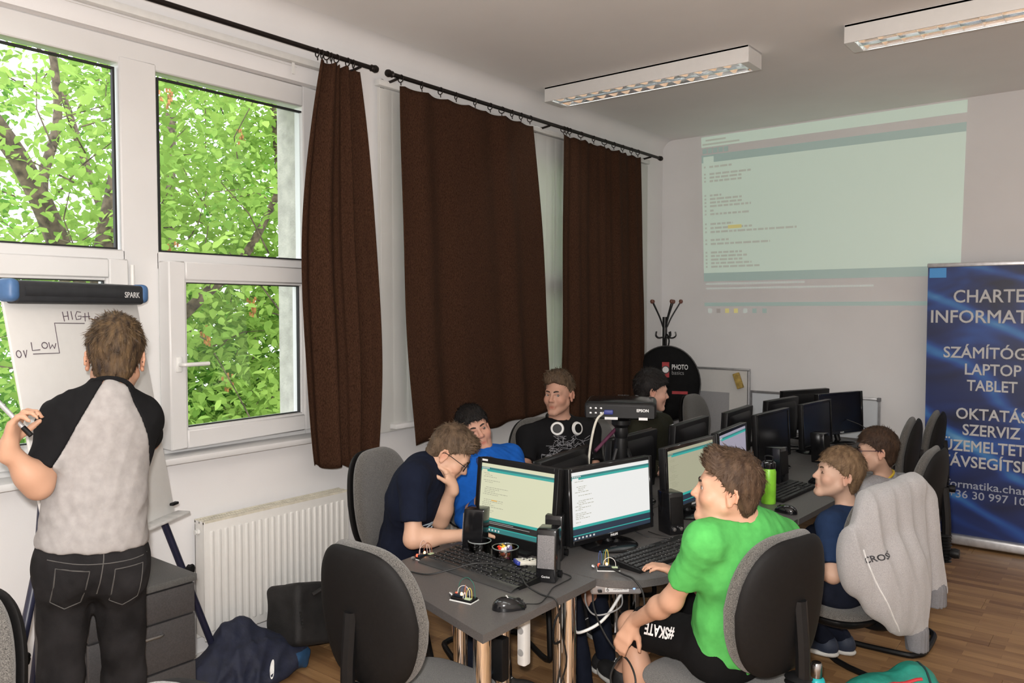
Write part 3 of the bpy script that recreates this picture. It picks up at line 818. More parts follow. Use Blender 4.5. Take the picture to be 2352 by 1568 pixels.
    if brand:
        lt = lettering('brand_lettering', 'PHILIPS', .013, WHITEM, t, R @ frame_mat((0, -.0065, z0 + (.006 if chin == 0 else .022)), (1, 0, 0), (0, 0, 1)), .0003, .0004, 'CENTER')
        if chin:
            q = MB()
            for k in range(6): q.b2(-.12 + .032 * k, -.105 + .032 * k, -.0065, -.005, z0 + .012, z0 + .0145)
            q.bm.transform(R); stuff(q.build('button_marks', WHITEM, t, smooth=None))
            k = MB().b2(x0 + .005, x0 + .035, -.0068, -.005, zt - .013, zt - .005); k.bm.transform(R); k.build('corner_sticker', WHITEM, t)
    if stand == 'round':
        MB().lathe([(0, 0), (.118, 0), (.122, .006), (.112, .012), (.04, .018), (.0, .02)], 40, (0, .02, 0)).build('base', BLACKG, t)
        MB().tube([(0, .02, .012), (0, .035, z0 * .6 + .02), (0, .05, z0 + .06)], .02, 14).build('stand_neck', BLACKP, t)
    else:
        MB().b2(-.11, .11, -.06, .13, 0, .014, .005).build('base', BLACKP, t)
        MB().b2(-.045, .045, .035, .065, .01, z0 + .10, .008).build('stand_neck', BLACKP, t)
    return t
Xp = (0, 1)
monitor('square monitor with pale yellow code window on the front table', (1.545, 2.52), (1.0, -.03), .425, .355, 1.085, 'pale', ('x', 'text'), .022, 'square', True, chin=.030, tilt=.10)
monitor('wide monitor with the brightest white code window, facing the boy in green', (1.83, 2.80), (.22, .97), .485, .305, 1.08, 'white', ('x', 'text'))
monitor('monitor with a dim beige code window behind the head of the boy in green', (1.86, 3.47), (.03, 1), .49, .30, 1.08, 'dim', ('x', 'dimtext'))
monitor('monitor with a lilac tinted screen beside the green drinks bottle', (1.83, 4.03), (-.10, 1), .49, .30, 1.08, 'lilac', ('x', 'lilac'))
monitor('dark switched-off monitor on the desk with the green drinks bottle', (1.75, 4.84), (.03, 1), .50, .30, 1.08)
monitor('dark switched-off monitor at the far desk, nearer of the two facing right', (1.80, 5.52), (.08, 1), .48, .30, 1.08)
monitor('switched-off monitor with a glare on its screen, farthest on the right side', (1.80, 6.05), (.35, .94), .50, .30, 1.10)
Xm = (0, -1)
monitor('black monitor seen from behind, before the boy with headphones', (1.53, 2.86), (.13, -.99), .50, .30, 1.08)
monitor('black monitor seen from behind, under the projector tripod', (1.49, 3.52), (.02, -1), .48, .30, 1.08)
monitor('black monitor seen from behind, right of the boy in dark green', (1.50, 4.15), (.07, -1), .50, .30, 1.08)
monitor('black monitor seen from behind, before the first empty chair on the window side', (1.50, 4.83), (.08, -1), .50, .30, 1.08)
monitor('black monitor seen from behind, left one before the low whiteboard', (1.51, 5.58), (-.12, -1), .46, .30, 1.08)
monitor('black monitor seen from behind, right one before the low whiteboard', (1.50, 6.12), (-.38, -.92), .50, .30, 1.10)

# ================================================================== keyboards, mice, speakers
KEYM = mat('keycap_black', (.014, .014, .015), .45, var=.1)
def keyboard(label, c, rz, W=.455, D_=.155, rest=False, single=True):
    t = thing('keyboard', label, 'keyboard', (c[0], c[1], DZ), rz, 'black keyboards')
    prof = [(-D_ / 2, .0), (D_ / 2, .0), (D_ / 2, .026), (-D_ / 2, .012)]
    MB().prism([(y, z) for y, z in prof], -W / 2, W / 2, Matrix(((0, 0, 1, 0), (1, 0, 0, 0), (0, 1, 0, 0), (0, 0, 0, 1)))).build('case', BLACKP, t, smooth=None)
    if rest:
        MB().grid(lambda u, v: ((u - .5) * W, -D_ / 2 - .045 * v + .004, .013 * math.cos(v * 1.45) ** .8 + .001), 16, 8).b2(-W / 2, W / 2, -D_ / 2 - .04, -D_ / 2, 0, .004).build('wrist_rest', mat('satin_rest', (.05, .05, .05), .28), t)
    ang = math.atan2(.014, D_); pitch = W * .96 / 22.5
    kw = {}
    def kmesh(n):
        if n not in kw:
            a = pitch * n - .0035; b = pitch * .93 - .003
            m_ = MB(); m_.box((0, 0, .0035), (a, b, .007), None, .0018, 1)
            kw[n] = m_.mesh('key', 30)
        return kw[n]
    rows = [([1] * 13, [1, 1, 1], 0), ([1] * 13 + [2], [1, 1, 1], 1), ([1.5] + [1] * 12 + [1.5], [1, 1, 1], 1), ([1.75] + [1] * 11 + [2.25], [], 1), ([2.25] + [1] * 10 + [2.75], [0, 1, 0], 1), ([1.5, 1.25, 1.25, 6, 1.25, 1.25, 1.25, 1.25], [1, 1, 1], 1)]
    joined = MB()
    for r, (main, nav, num) in enumerate(rows):
        y = D_ / 2 - .016 - r * (D_ - .024) / 5.35 - (.006 if r else 0)
        z = .012 + (y + D_ / 2) / D_ * .014
        items = []; x = -W * .48
        for n in main: items.append((x + pitch * n / 2, n)); x += pitch * n
        x = -W * .48 + pitch * 15.25
        for n in nav:
            if n: items.append((x + pitch / 2, 1))
            x += pitch
        x = -W * .48 + pitch * 18.5
        if num:
            for k in range(4): items.append((x + pitch / 2, 1)); x += pitch
        for xx, n in items:
            if single: link('key', kmesh(n), KEYM, t, (xx, y, z - .002), (ang, 0, 0))
            else: joined.box((xx, y, z + .002), (pitch * n - .0035, pitch * .9, .007))
    if single:
        pr_ = MB()
        for r in range(6):
            for k in range(18):
                if random.random() < .6:
                    y = D_ / 2 - .016 - r * (D_ - .024) / 5.35 - (.006 if r else 0); z = .012 + (y + D_ / 2) / D_ * .014 + .0066
                    pr_.box((-W * .47 + k * pitch * 1.2 + random.uniform(-.002, .002), y + .002, z), (.0035, .0035, .0006))
        stuff(pr_.build('key_legends', mat('grey_legend', (.3, .3, .3), .6), t, smooth=None))
        joined.bm.free()
    else: stuff(joined.build('keys', KEYM, t, smooth=None))
    return t
keyboard('black keyboard with a shiny wrist rest on the front table', (1.615, 2.255), math.radians(-5), .49, .165, True, True)
keyboard('black keyboard on the curved desk before the boy in green', (2.055, 2.80), math.radians(90 - 9), .455, .15, False, True)
keyboard('black keyboard before the fair-haired boy in the navy shirt', (2.06, 4.19), math.radians(90 - 3), .45, .15, False, False)
keyboard('black keyboard lying on the far desk on the right side', (2.05, 5.55), math.radians(86), .45, .15, False, False)
keyboard('black keyboard on the far desk on the window side', (1.28, 5.35), math.radians(-90), .45, .15, False, False)
keyboard('black keyboard partly hidden behind the boy in green', (2.10, 3.45), math.radians(84), .45, .15, False, False)

def mouse(label, c, rz, m=None, L_=.115, W_=.062, H_=.038):
    t = thing('computer_mouse', label, 'mouse', (c[0], c[1], DZ), rz, 'computer mice')
    def f(u, v):
        a = 2 * math.pi * u; e = math.sin(v * math.pi / 2); zz = math.cos(v * math.pi / 2)
        wv = W_ / 2 * (1 - .12 * math.sin(a)) ; y = math.sin(a) * e * L_ / 2
        hz = H_ * (1 - .25 * (y / (L_ / 2)) - .15 * (y / (L_ / 2)) ** 2)
        return (math.cos(a) * e * wv, y, hz * zz ** .75 + .001)
    MB().grid(f, 28, 12, True).build('shell', m or BLACKG, t, smooth=80)
    MB().b2(-W_ * .40, W_ * .40, -L_ * .38, L_ * .40, 0, .003).build('sole', BLACKP, t)
    MB().lathe([(0, -.004), (.010, -.004), (.011, 0), (.010, .004), (0, .004)], 14, (0, L_ * .25, H_ * .60), (1, 0, 0)).build('wheel', DARKP, t)
    MB().b2(-.0006, .0006, L_ * .16, L_ * .40, H_ * .45, H_ * .68).build('button_gap', RUBBER, t)
    return t
m1 = mouse('black shiny mouse near the front edge of the front table', (1.93, 2.0), math.radians(-38))
lettering('brand_lettering', 'logitech', .008, WHITEM, m1, Matrix.Translation((0, -.010, .0402)), .0003, 0, 'CENTER')
m2 = mouse('silver blue mouse lying beside the navy-shirted boy\'s speaker', (1.41, 2.40), math.radians(65), mat('silver_blue', (.10, .14, .18), .22, .5), .13, .066, .04)
for sx in (-.012, .012): MB().lathe([(0, .003), (.006, .002), (.008, 0)], 14, (sx, -.012, .040)).build('round_button', mat('silver_button', (.55, .57, .58), .3), m2)
mouse('black mouse behind the boy in green, at the desk edge', (2.20, 3.78), math.radians(80))
mouse('black mouse beside the keyboard of the fair-haired boy', (2.12, 4.52), math.radians(85))
mouse('black mouse on the far end of the desks near the empty chairs', (2.22, 5.95), math.radians(60))

GRILL = mat('speaker_grille', (.20, .195, .20), .7, var=.25, scale=500, bump=.4, bscale=900)
def speaker(label, c, rz, W_=.072, D_=.085, H_=.185, cloth=True, lean=-.05):
    t = thing('speaker', label, 'speaker', (c[0], c[1], DZ), rz, 'desktop speakers')
    b = MB().b2(-W_ / 2, W_ / 2, -D_ / 2, D_ / 2, 0, H_, .006); b.bm.transform(Matrix(((1, 0, 0, 0), (0, 1, .06, 0), (0, 0, 1, 0), (0, 0, 0, 1)))); b.build('cabinet', BLACKG, t)
    g = MB().b2(-W_ * .42, W_ * .42, -D_ / 2 - .004, -D_ / 2, H_ * .27, H_ * .90, .002); g.bm.transform(Matrix(((1, 0, 0, 0), (0, 1, .06, 0), (0, 0, 1, 0), (0, 0, 0, 1))))
    g.build('grille', GRILL if cloth else DARKP, t)
    MB().lathe([(0, .0), (.012, 0), (.014, .008), (0, .009)], 14, (W_ / 2, D_ * .25, .018), (1, 0, 0)).build('foot_knob', BLACKP, t)
    if cloth: lettering('brand_lettering', 'Genius', .011, WHITEM, t, frame_mat((0, -D_ / 2 - .0005, H_ * .10), (1, 0, 0), (0, .06, 1)), .0004, 0, 'CENTER')
    return t
speaker('black speaker with grey cloth grille at the right of the square monitor', (1.865, 2.305), math.radians(22), .074, .08, .187)
speaker('black speaker seen edge-on at the left of the square monitor', (1.455, 2.375), math.radians(-70), .074, .085, .185)
sp = speaker('black speaker with two small knobs right of the bright white monitor', (1.93, 3.13), math.radians(62), .075, .09, .18, False)
for k in (-.02, .015): MB().lathe([(0, 0), (.009, 0), (.008, .01), (0, .011)], 14, (k, -.045, .028), (0, -1, 0)).build('knob', STEEL, sp)
speaker('black speaker behind the green drinks bottle', (1.93, 4.42), math.radians(80), .085, .09, .20, False)
speaker('black speaker before the dark monitors on the far desk', (1.93, 5.18), math.radians(84), .085, .09, .19, False)
speaker('black speaker between the two nearest lit monitors', (1.74, 2.53), math.radians(20), .07, .09, .175, False)
# ================================================================== people: joint positions in metres
POSES = {
 'teacher': (1, 1, dict(head=(0.941, 1.220, 1.547), neck=(0.988, 1.174, 1.428), sl=(0.910, 1.071, 1.356), sr=(0.948, 1.292, 1.344), el=(0.994, 0.964, 1.187), wl=(1.010, 0.880, 1.309), hl_=(1.027, 0.899, 1.401), er=(0.775, 1.406, 1.243), wr=(0.574, 1.395, 1.393), hr_=(0.466, 1.402, 1.475), pelvis=(0.959, 1.128, 0.952), chest=(0.970, 1.152, 1.254), pl=(0.925, 1.061, 0.910), pr=(0.974, 1.201, 0.892), kl=(0.891, 1.055, 0.554), kr=(0.928, 1.234, 0.499), face=(-0.868, 0.486, -0.100), up=(-0.015, 0.052, 0.999), al=(0.911, 1.035, 0.090), ar=(0.948, 1.214, 0.090))),
 'green': (0.9, 0.93, dict(head=(2.508, 2.361, 1.140), neck=(2.547, 2.436, 1.015), sl=(2.493, 2.240, 0.999), sr=(2.585, 2.641, 0.934), el=(2.360, 2.290, 0.777), wl=(2.173, 2.377, 0.633), hl_=(2.140, 2.347, 0.556), er=(2.354, 2.663, 0.680), wr=(2.262, 2.556, 0.765), hr_=(2.231, 2.533, 0.783), chest=(2.531, 2.442, 0.868), pelvis=(2.481, 2.516, 0.592), pl=(2.449, 2.415, 0.617), pr=(2.496, 2.629, 0.574), kl=(2.105, 2.486, 0.572), kr=(2.118, 2.851, 0.535), al=(2.159, 2.479, 0.081), ar=(1.810, 2.909, 0.170), face=(-0.900, -0.425, 0.102), up=(0.094, 0.074, 0.993))),
 'navy': (0.93, 0.96, dict(head=(1.186, 2.525, 1.081), neck=(1.117, 2.430, 1.025), sr=(1.186, 2.305, 1.008), sl=(1.035, 2.591, 0.960), er=(1.232, 2.253, 0.779), wr=(1.366, 2.436, 0.780), hr_=(1.417, 2.501, 0.780), el=(1.147, 2.505, 0.789), wl=(1.232, 2.491, 0.950), hl_=(1.213, 2.480, 1.016), chest=(1.020, 2.446, 0.838), pelvis=(0.936, 2.494, 0.569), face=(0.650, 0.451, -0.612), up=(0.471, 0.372, 0.800), pr=(0.947, 2.400, 0.559), pl=(0.926, 2.588, 0.559), kr=(1.317, 2.463, 0.529), kl=(1.284, 2.667, 0.529), ar=(1.361, 2.473, 0.090), al=(1.331, 2.704, 0.090))),
 'blue': (0.97, 0.97, dict(head=(0.854, 3.067, 1.092), neck=(0.898, 3.057, 0.956), sr=(0.898, 2.925, 0.878), sl=(0.957, 3.230, 0.937), er=(1.048, 2.781, 0.726), wr=(1.224, 2.762, 0.877), hr_=(1.284, 2.812, 0.917), el=(1.139, 3.115, 0.856), wl=(1.191, 2.864, 0.875), hl_=(1.167, 2.767, 0.868), chest=(0.997, 3.001, 0.824), pelvis=(1.180, 2.878, 0.579), face=(0.830, -0.552, 0.082), up=(-0.267, -0.211, 0.940), pr=(1.190, 2.784, 0.569), pl=(1.169, 2.972, 0.569), kr=(1.573, 2.832, 0.569), kl=(1.526, 3.101, 0.569), ar=(1.660, 2.850, 0.090), al=(1.589, 3.150, 0.090))),
 'black': (1, 0.98, dict(head=(0.917, 3.723, 1.223), neck=(0.885, 3.778, 1.047), sr=(0.809, 3.587, 0.980), sl=(1.019, 3.881, 1.002), er=(0.850, 3.485, 0.835), wr=(1.058, 3.392, 0.798), hr_=(1.161, 3.384, 0.798), el=(1.114, 3.793, 0.800), wl=(1.164, 3.513, 0.776), hl_=(1.165, 3.399, 0.782), chest=(0.884, 3.767, 0.838), pelvis=(0.854, 3.781, 0.565), face=(0.164, -0.987, 0.000), up=(0.000, 0.000, 1.000), pr=(0.802, 3.701, 0.555), pl=(0.906, 3.860, 0.555), kr=(1.182, 3.543, 0.555), kl=(1.290, 3.729, 0.555), ar=(1.223, 3.524, 0.090), al=(1.330, 3.710, 0.090))),
 'dark': (1, 0.98, dict(head=(1.188, 4.319, 1.212), neck=(1.119, 4.345, 1.037), sr=(1.172, 4.166, 0.969), sl=(1.123, 4.575, 0.971), er=(1.282, 4.116, 0.782), wr=(1.443, 4.180, 0.792), hr_=(1.502, 4.227, 0.792), el=(1.239, 4.529, 0.781), wl=(1.414, 4.411, 0.766), hl_=(1.487, 4.405, 0.776), chest=(1.128, 4.341, 0.823), pelvis=(1.113, 4.318, 0.587), face=(0.693, 0.709, -0.127), up=(0.039, 0.031, 0.999), pr=(1.123, 4.224, 0.577), pl=(1.103, 4.411, 0.577), kr=(1.530, 4.290, 0.577), kl=(1.509, 4.478, 0.577), ar=(1.574, 4.299, 0.090), al=(1.553, 4.487, 0.090))),
 'rnavy': (0.88, 0.95, dict(head=(2.456, 3.714, 0.964), neck=(2.493, 3.760, 0.795), sl=(2.469, 3.586, 0.756), sr=(2.532, 3.915, 0.729), el=(2.507, 3.480, 0.576), wl=(2.388, 3.565, 0.597), hl_=(2.335, 3.626, 0.618), er=(2.478, 3.900, 0.501), wr=(2.373, 3.819, 0.562), hr_=(2.332, 3.788, 0.579), chest=(2.496, 3.704, 0.637), pelvis=(2.511, 3.632, 0.502), face=(-0.822, -0.546, 0.162), up=(0.126, 0.100, 0.987), pl=(2.509, 3.554, 0.492), pr=(2.513, 3.710, 0.492), kl=(2.197, 3.562, 0.492), kr=(2.160, 3.737, 0.492), al=(2.392, 3.777, 0.177), ar=(2.432, 3.909, 0.151))),
 'grey': (0.85, 0.93, dict(head=(2.445, 4.407, 0.971), neck=(2.476, 4.462, 0.818), sl=(2.433, 4.285, 0.764), sr=(2.519, 4.634, 0.760), el=(2.447, 4.199, 0.606), wl=(2.308, 4.281, 0.622), hl_=(2.248, 4.298, 0.631), er=(2.476, 4.602, 0.559), wr=(2.319, 4.480, 0.606), hr_=(2.264, 4.475, 0.610), chest=(2.488, 4.425, 0.662), pelvis=(2.505, 4.393, 0.511), face=(-0.936, -0.348, -0.051), up=(-0.031, 0.039, 0.999), pl=(2.502, 4.315, 0.501), pr=(2.507, 4.471, 0.501), kl=(2.174, 4.310, 0.501), kr=(2.166, 4.482, 0.501), al=(2.162, 4.326, 0.090), ar=(2.154, 4.498, 0.090))),
}
SKIN = bpy.data.materials.new('skin'); SKIN.use_nodes = True
_b = SKIN.node_tree.nodes['Principled BSDF']; _a = SKIN.node_tree.nodes.new('ShaderNodeVertexColor'); _a.layer_name = 'tone'
SKIN.node_tree.links.new(_a.outputs[0], _b.inputs['Base Color']); _b.inputs['Roughness'].default_value = .52; _b.inputs['Specular IOR Level'].default_value = .35
_n = SKIN.node_tree.nodes.new('ShaderNodeTexNoise'); _n.inputs['Scale'].default_value = 350; _bp = SKIN.node_tree.nodes.new('ShaderNodeBump'); _bp.inputs['Strength'].default_value = .05; _bp.inputs['Distance'].default_value = .002
SKIN.node_tree.links.new(_n.outputs[0], _bp.inputs['Height']); SKIN.node_tree.links.new(_bp.outputs[0], _b.inputs['Normal'])
A3 = lambda *v: np.array(v[0] if len(v) == 1 else v, float)
def nrm(v): v = A3(v); return v / (np.linalg.norm(v) + 1e-12)

# ---- signed distance pieces, blended smoothly and turned into one continuous surface
class Field:
    def __init__(s): s.ops = []
    def cone(s, a, b, ra, rb, k=.02, mode='u'):
        a, b = A3(a), A3(b); ba = b - a; l2 = float(ba @ ba) + 1e-12
        def f(p):
            q = p - a; t = np.clip((q @ ba) / l2, 0, 1)
            q = q - t[:, None] * ba
            return np.sqrt((q * q).sum(1)) - (ra + (rb - ra) * t)
        s.ops.append((mode, f, k)); return s
    def ell(s, c, r, M=None, k=.02, mode='u'):
        """ellipsoid; M rows are its axes"""
        c, r = A3(c), A3(r); M = np.eye(3) if M is None else np.asarray(M)
        def f(p):
            q = (p - c) @ M.T; k0 = np.sqrt(((q / r) ** 2).sum(1)); k1 = np.sqrt(((q / r ** 2) ** 2).sum(1)) + 1e-9
            return np.where(k0 < 1e-6, -r.min(), k0 * (k0 - 1) / k1)
        s.ops.append((mode, f, k)); return s
    def box(s, c, h, M, r=.005, k=.005, mode='u'):
        c, h = A3(c), A3(h); M = np.asarray(M)
        def f(p):
            q = np.abs((p - c) @ M.T) - (h - r); o = np.maximum(q, 0)
            return np.sqrt((o * o).sum(1)) + np.minimum(q.max(1), 0) - r
        s.ops.append((mode, f, k)); return s
    def cut(s, c, n, k=.003):
        """keep the side the normal points away from"""
        c, n = A3(c), nrm(n)
        s.ops.append(('i', lambda p: (p - c) @ n, k)); return s
    def sub(s, other):
        """group subtraction is not needed; kept pieces are joined with add()"""
        return s
    def add(s, other, k=.01):
        s.ops.append(('u', other.value, k)); return s
    def fn(s, f, mode='d', k=0): s.ops.append((mode, f, k)); return s
    def value(s, p):
        d = None
        for mode, f, k in s.ops:
            di = f(p)
            if mode == 'd': d = d + di; continue
            if d is None: d = di; continue
            if mode == 'u':
                h = np.maximum(k - np.abs(d - di), 0) / k if k else 0
                d = np.minimum(d, di) - h * h * k * .25
            else:
                e = di if mode == 'i' else -di
                h = np.maximum(k - np.abs(d - e), 0) / k if k else 0
                d = np.maximum(d, e) + h * h * k * .25
        return d
    def mesh(s, lo, hi, vox, B=12):
        lo, hi = A3(lo), A3(hi)
        nb = np.maximum(np.ceil((hi - lo) / (vox * B)).astype(int), 1); zmax = hi[2]
        I = np.stack(np.meshgrid(*[np.arange(n) for n in nb], indexing='ij'), -1).reshape(-1, 3)
        C = lo + (I + .5) * vox * B; hb = vox * B * .5 * math.sqrt(3) * 1.12
        if len(C) == 0: return np.zeros((0, 3)), np.zeros((0, 4), int)
        vals_at = []
        for mode, f, k in s.ops: vals_at.append(np.concatenate([f(C[i:i + 4000]) for i in range(0, len(C), 4000)]) if mode != 'd' else None)
        allc = None
        for (mode, f, k), di in zip(s.ops, vals_at):
            if mode == 'd': continue
            if allc is None: allc = di
            elif mode == 'u': allc = np.minimum(allc, di)
            else: allc = np.maximum(allc, di if mode == 'i' else -di)
        act = np.abs(allc) < hb * 1.25 + .012
        g = np.stack(np.meshgrid(*[np.arange(B + 1)] * 3, indexing='ij'), -1).reshape(-1, 3)
        off = np.array([(i, j, k) for i in (0, 1) for j in (0, 1) for k in (0, 1)])
        edges = [(a, b) for a in range(8) for b in range(a + 1, 8) if np.abs(off[a] - off[b]).sum() == 1]
        keys, verts, fc = [], [], []
        S = 1 << 20
        def key(c): return (c[:, 0].astype(np.int64) * 4096 + c[:, 1]) * 4096 + c[:, 2]
        for bi in np.nonzero(act)[0]:
            P = lo + (I[bi] * B + g) * vox
            d = None
            for (mode, f, k), va in zip(s.ops, vals_at):
                if mode == 'd':
                    if d is not None: d = d + f(P)
                    continue
                v = va[bi]
                if mode == 'u' and v > hb + k + .03 and d is not None: continue
                if mode == 's' and v > hb + k + .01: continue
                if mode == 'i' and v < -hb - k - .01: continue
                di = f(P)
                if d is None: d = di; continue
                if mode == 'u':
                    h = np.maximum(k - np.abs(d - di), 0) / k if k else 0; d = np.minimum(d, di) - h * h * k * .25
                else:
                    e = di if mode == 'i' else -di
                    h = np.maximum(k - np.abs(d - e), 0) / k if k else 0; d = np.maximum(d, e) + h * h * k * .25
            if d is None: continue
            D3 = d.reshape(B + 1, B + 1, B + 1)
            neg = D3 < 0
            if neg.all() or not neg.any(): continue
            cn = np.zeros((B, B, B), int)
            for o in off: cn += neg[o[0]:o[0] + B, o[1]:o[1] + B, o[2]:o[2] + B]
            cell = np.argwhere((cn > 0) & (cn < 8))
            cell = cell[lo[2] + (cell[:, 2] + I[bi][2] * B) * vox < zmax]
            if len(cell) == 0: continue
            cv = np.stack([D3[cell[:, 0] + o[0], cell[:, 1] + o[1], cell[:, 2] + o[2]] for o in off], 1)
            acc = np.zeros((len(cell), 3)); cnt = np.zeros(len(cell))
            for a, b in edges:
                m = (cv[:, a] < 0) != (cv[:, b] < 0)
                t = np.where(m, cv[:, a] / (cv[:, a] - cv[:, b] + 1e-20), 0)
                acc += m[:, None] * (off[a] + t[:, None] * (off[b] - off[a])); cnt += m
            gc = cell + I[bi] * B
            verts.append(lo + (gc + acc / cnt[:, None]) * vox); keys.append(key(gc + 1))
            base = cv[:, 0] < 0
            for ax, o2 in ((0, 4), (1, 2), (2, 1)):
                m = base != (cv[:, o2] < 0)
                c = gc[m] + 1; u, w = [(1, 2), (2, 0), (0, 1)][ax]
                eu = np.eye(3, dtype=int)[u]; ew = np.eye(3, dtype=int)[w]
                q = np.stack([key(c), key(c - eu), key(c - eu - ew), key(c - ew)], 1)
                flip = ~base[m]
                q[flip] = q[flip][:, ::-1]; fc.append(q)
        if not verts: return np.zeros((0, 3)), np.zeros((0, 4), int)
        K = np.concatenate(keys); Vt = np.concatenate(verts); Fk = np.concatenate(fc)
        o = np.argsort(K); K = K[o]; Vt = Vt[o]
        idx = np.searchsorted(K, Fk); idx = np.clip(idx, 0, len(K) - 1)
        ok = (K[idx] == Fk).all(1)
        return Vt, idx[ok]

def wrinkle(seed, amp, freq, n=7, stretch=(1, 1, .45)):
    rs = np.random.default_rng(seed); K = rs.normal(size=(n, 3)) * freq * A3(stretch); ph = rs.uniform(0, 6.28, n)
    def f(p):
        q = p + .025 * np.sin(p[:, ::-1] * 17 + ph[:3])
        v = 0
        for k, h in zip(K, ph): v = v + np.abs(np.sin(q @ k + h))
        return amp * (v / n - .6)
    return f

FIN = {'i': (.026, .0, (.040, .024, .020)), 'm': (.009, .0, (.044, .027, .021)), 'r': (-.009, .0, (.041, .025, .020)), 'p': (-.026, -.004, (.032, .019, .017))}
def hand(F, wrist, d, palm, side, s, curl=.5, k=.007):
    """d: direction wrist to knuckles, palm: palm normal, side +1 thumb towards d x palm"""
    wrist, d, palm = A3(wrist), nrm(d), A3(palm); palm = nrm(palm - d * (palm @ d)); lat = np.cross(d, palm) * side
    kn = wrist + d * .085 * s
    F.cone(wrist - d * .02, wrist + d * .02, .024 * s, .025 * s, .015)
    for x0 in (-.024, -.008, .009, .025): F.cone(wrist + d * .02 * s + lat * x0 * .6 * s, kn + lat * x0 * s - d * .008 * s, .015 * s, .0125 * s, .012)
    for x0, dz, segs in FIN.values():
        p = kn + lat * x0 * s + d * dz * s; a = curl * .55
        for j, L_ in enumerate(segs):
            v = d * math.cos(a) + palm * math.sin(a); q = p + v * L_ * s
            F.cone(p, q, (.0098 - .0012 * j) * s, (.0090 - .0013 * j) * s, .004); p = q; a += curl * (.95 if j == 0 else .75)
    # thumb leaves the side of the palm near its base
    p = wrist + d * .022 * s + lat * .020 * s; v = nrm(d * .62 + lat * .62 + palm * .35)
    for j, (L_, r0, r1) in enumerate(((.038, .0145, .0115), (.031, .0112, .0102), (.025, .0102, .0082))):
        q = p + v * L_ * s; F.cone(p, q, r0 * s, r1 * s, .007 if j == 0 else .004); p = q
        v = nrm(v + d * .35 + palm * .25 * curl)

def head_frame(P):
    f = nrm(P['face']); u = A3(P['up']); u = nrm(u - f * (u @ f)); r = np.cross(f, u)
    return np.stack([r, f, u])           # rows: right, forward, up
def head_ops(F, c, M, s, fat=0., closed=False):
    def W(x, y, z): return c + (A3(x, y, z) * s) @ M
    F.ell(W(0, -.014, .034), A3(.0745, .094, .083) * s, M, .02)
    F.ell(W(0, .022, -.035), A3(.060 + fat, .066, .078) * s, M, .03)
    for q in (-1, 1):
        F.cone(W(q * (.050 + fat), .005, -.052), W(q * .016, .066, -.098), .020 * s, .015 * s, .025)
        F.ell(W(q * .040, .056, -.030), A3(.024 + fat, .026, .026) * s, M, .02)
    F.cone(W(-.010, .078, -.101), W(.010, .078, -.101), .0145 * s, .0145 * s, .02)          # chin
    F.cone(W(-.034, .0715, .019), W(.034, .0715, .019), .0125 * s, .0125 * s, .022)         # brow
    F.cone(W(0, .082, .008), W(0, .1045, -.027), .0085 * s, .0095 * s, .012)                # nose
    F.ell(W(0, .1035, -.030), A3(.0105, .0095, .0085) * s, M, .006)
    for q in (-1, 1):
        F.ell(W(q * .0115, .0935, -.0325), A3(.0078, .0095, .0075) * s, M, .006)
        F.ell(W(q * .032, .0925, .0005), A3(.0175, .014, .0120) * s, M, .014, 's')        # eye sockets
        if closed: F.ell(W(q * .0315, .0705, .0012), A3(.0138, .0138, .0135) * s, M, .004)
        F.cone(W(q * .019, .0818, .0076), W(q * .044, .0728, .0056), .0056 * s, .0048 * s, .004)   # upper lid
        F.cone(W(q * .020, .0800, -.0065), W(q * .043, .0720, -.0055), .0042 * s, .0040 * s, .005)
    F.ell(W(0, .083, -.052), A3(.022, .012, .014) * s, M, .012)
    F.cone(W(-.017, .0835, -.0625), W(.017, .0835, -.0625), .0062 * s, .0062 * s, .006)      # lips
    F.cone(W(-.013, .0850, -.0735), W(.013, .0850, -.0735), .0072 * s, .0072 * s, .006)
    F.cone(W(-.021, .0925, -.0675), W(.021, .0925, -.0675), .0022 * s, .0022 * s, .003, 's')
    for q in (-1, 1):
        for a in range(7):                                                                     # ear rim
            t0, t1 = a * .75 - .6, (a + 1) * .75 - .6
            e = lambda t: W(q * (.0800 + .004 * math.cos(t)), -.016 - .0165 * math.cos(t) - .002, -.008 + .028 * math.sin(t))
            F.cone(e(t0), e(t1), .0042 * s, .0042 * s, .004)
        F.ell(W(q * .0770, -.016, -.010), A3(.0055, .0150, .026) * s, M, .006)
        F.ell(W(q * .0790, -.010, -.036), A3(.005, .0075, .0085) * s, M, .006)
        F.ell(W(q * .0845, -.010, -.010), A3(.0035, .0075, .011) * s, M, .004, 's')

def torso(F, P, s, w, infl=0., belly=0., k=.05, core=1.0, chest_d=.105, waist=1.0):
    lat = nrm(P['sr'] - P['sl']); up = nrm(P['neck'] - P['pelvis']); fw = np.cross(up, lat); lat = np.cross(fw, up); M = np.stack([lat, fw, up])
    ch = P['chest']; pe = P['pelvis']; mid = (ch + pe) / 2
    sh = (P['sl'] + P['sr']) / 2
    H = np.linalg.norm(P['neck'] - pe)
    F.ell(ch * .55 + sh * .45, A3(w * .50 * core + infl, chest_d * s * core + infl, H * .36), M, k)
    F.ell(mid + fw * belly * .3, A3(w * .44 * waist * core + infl, (.098 * s + belly) * core + infl, H * .40), M, k)
    F.ell(pe + up * .02, A3(w * .47 * core * waist + infl, .112 * s * core + infl, .13 * s), M, k)
    for q in ('sl', 'sr'):
        F.cone(sh, P[q], .062 * s * core + infl, .054 * s * core + infl, .05)
        F.cone(P['neck'] + up * .005, P[q] + up * .012, .040 * s * core + infl * .6, .040 * s * core + infl, .04)
    return M

def bounds(Ps, m): Q = np.array(Ps); return Q.min(0) - m, Q.max(0) + m

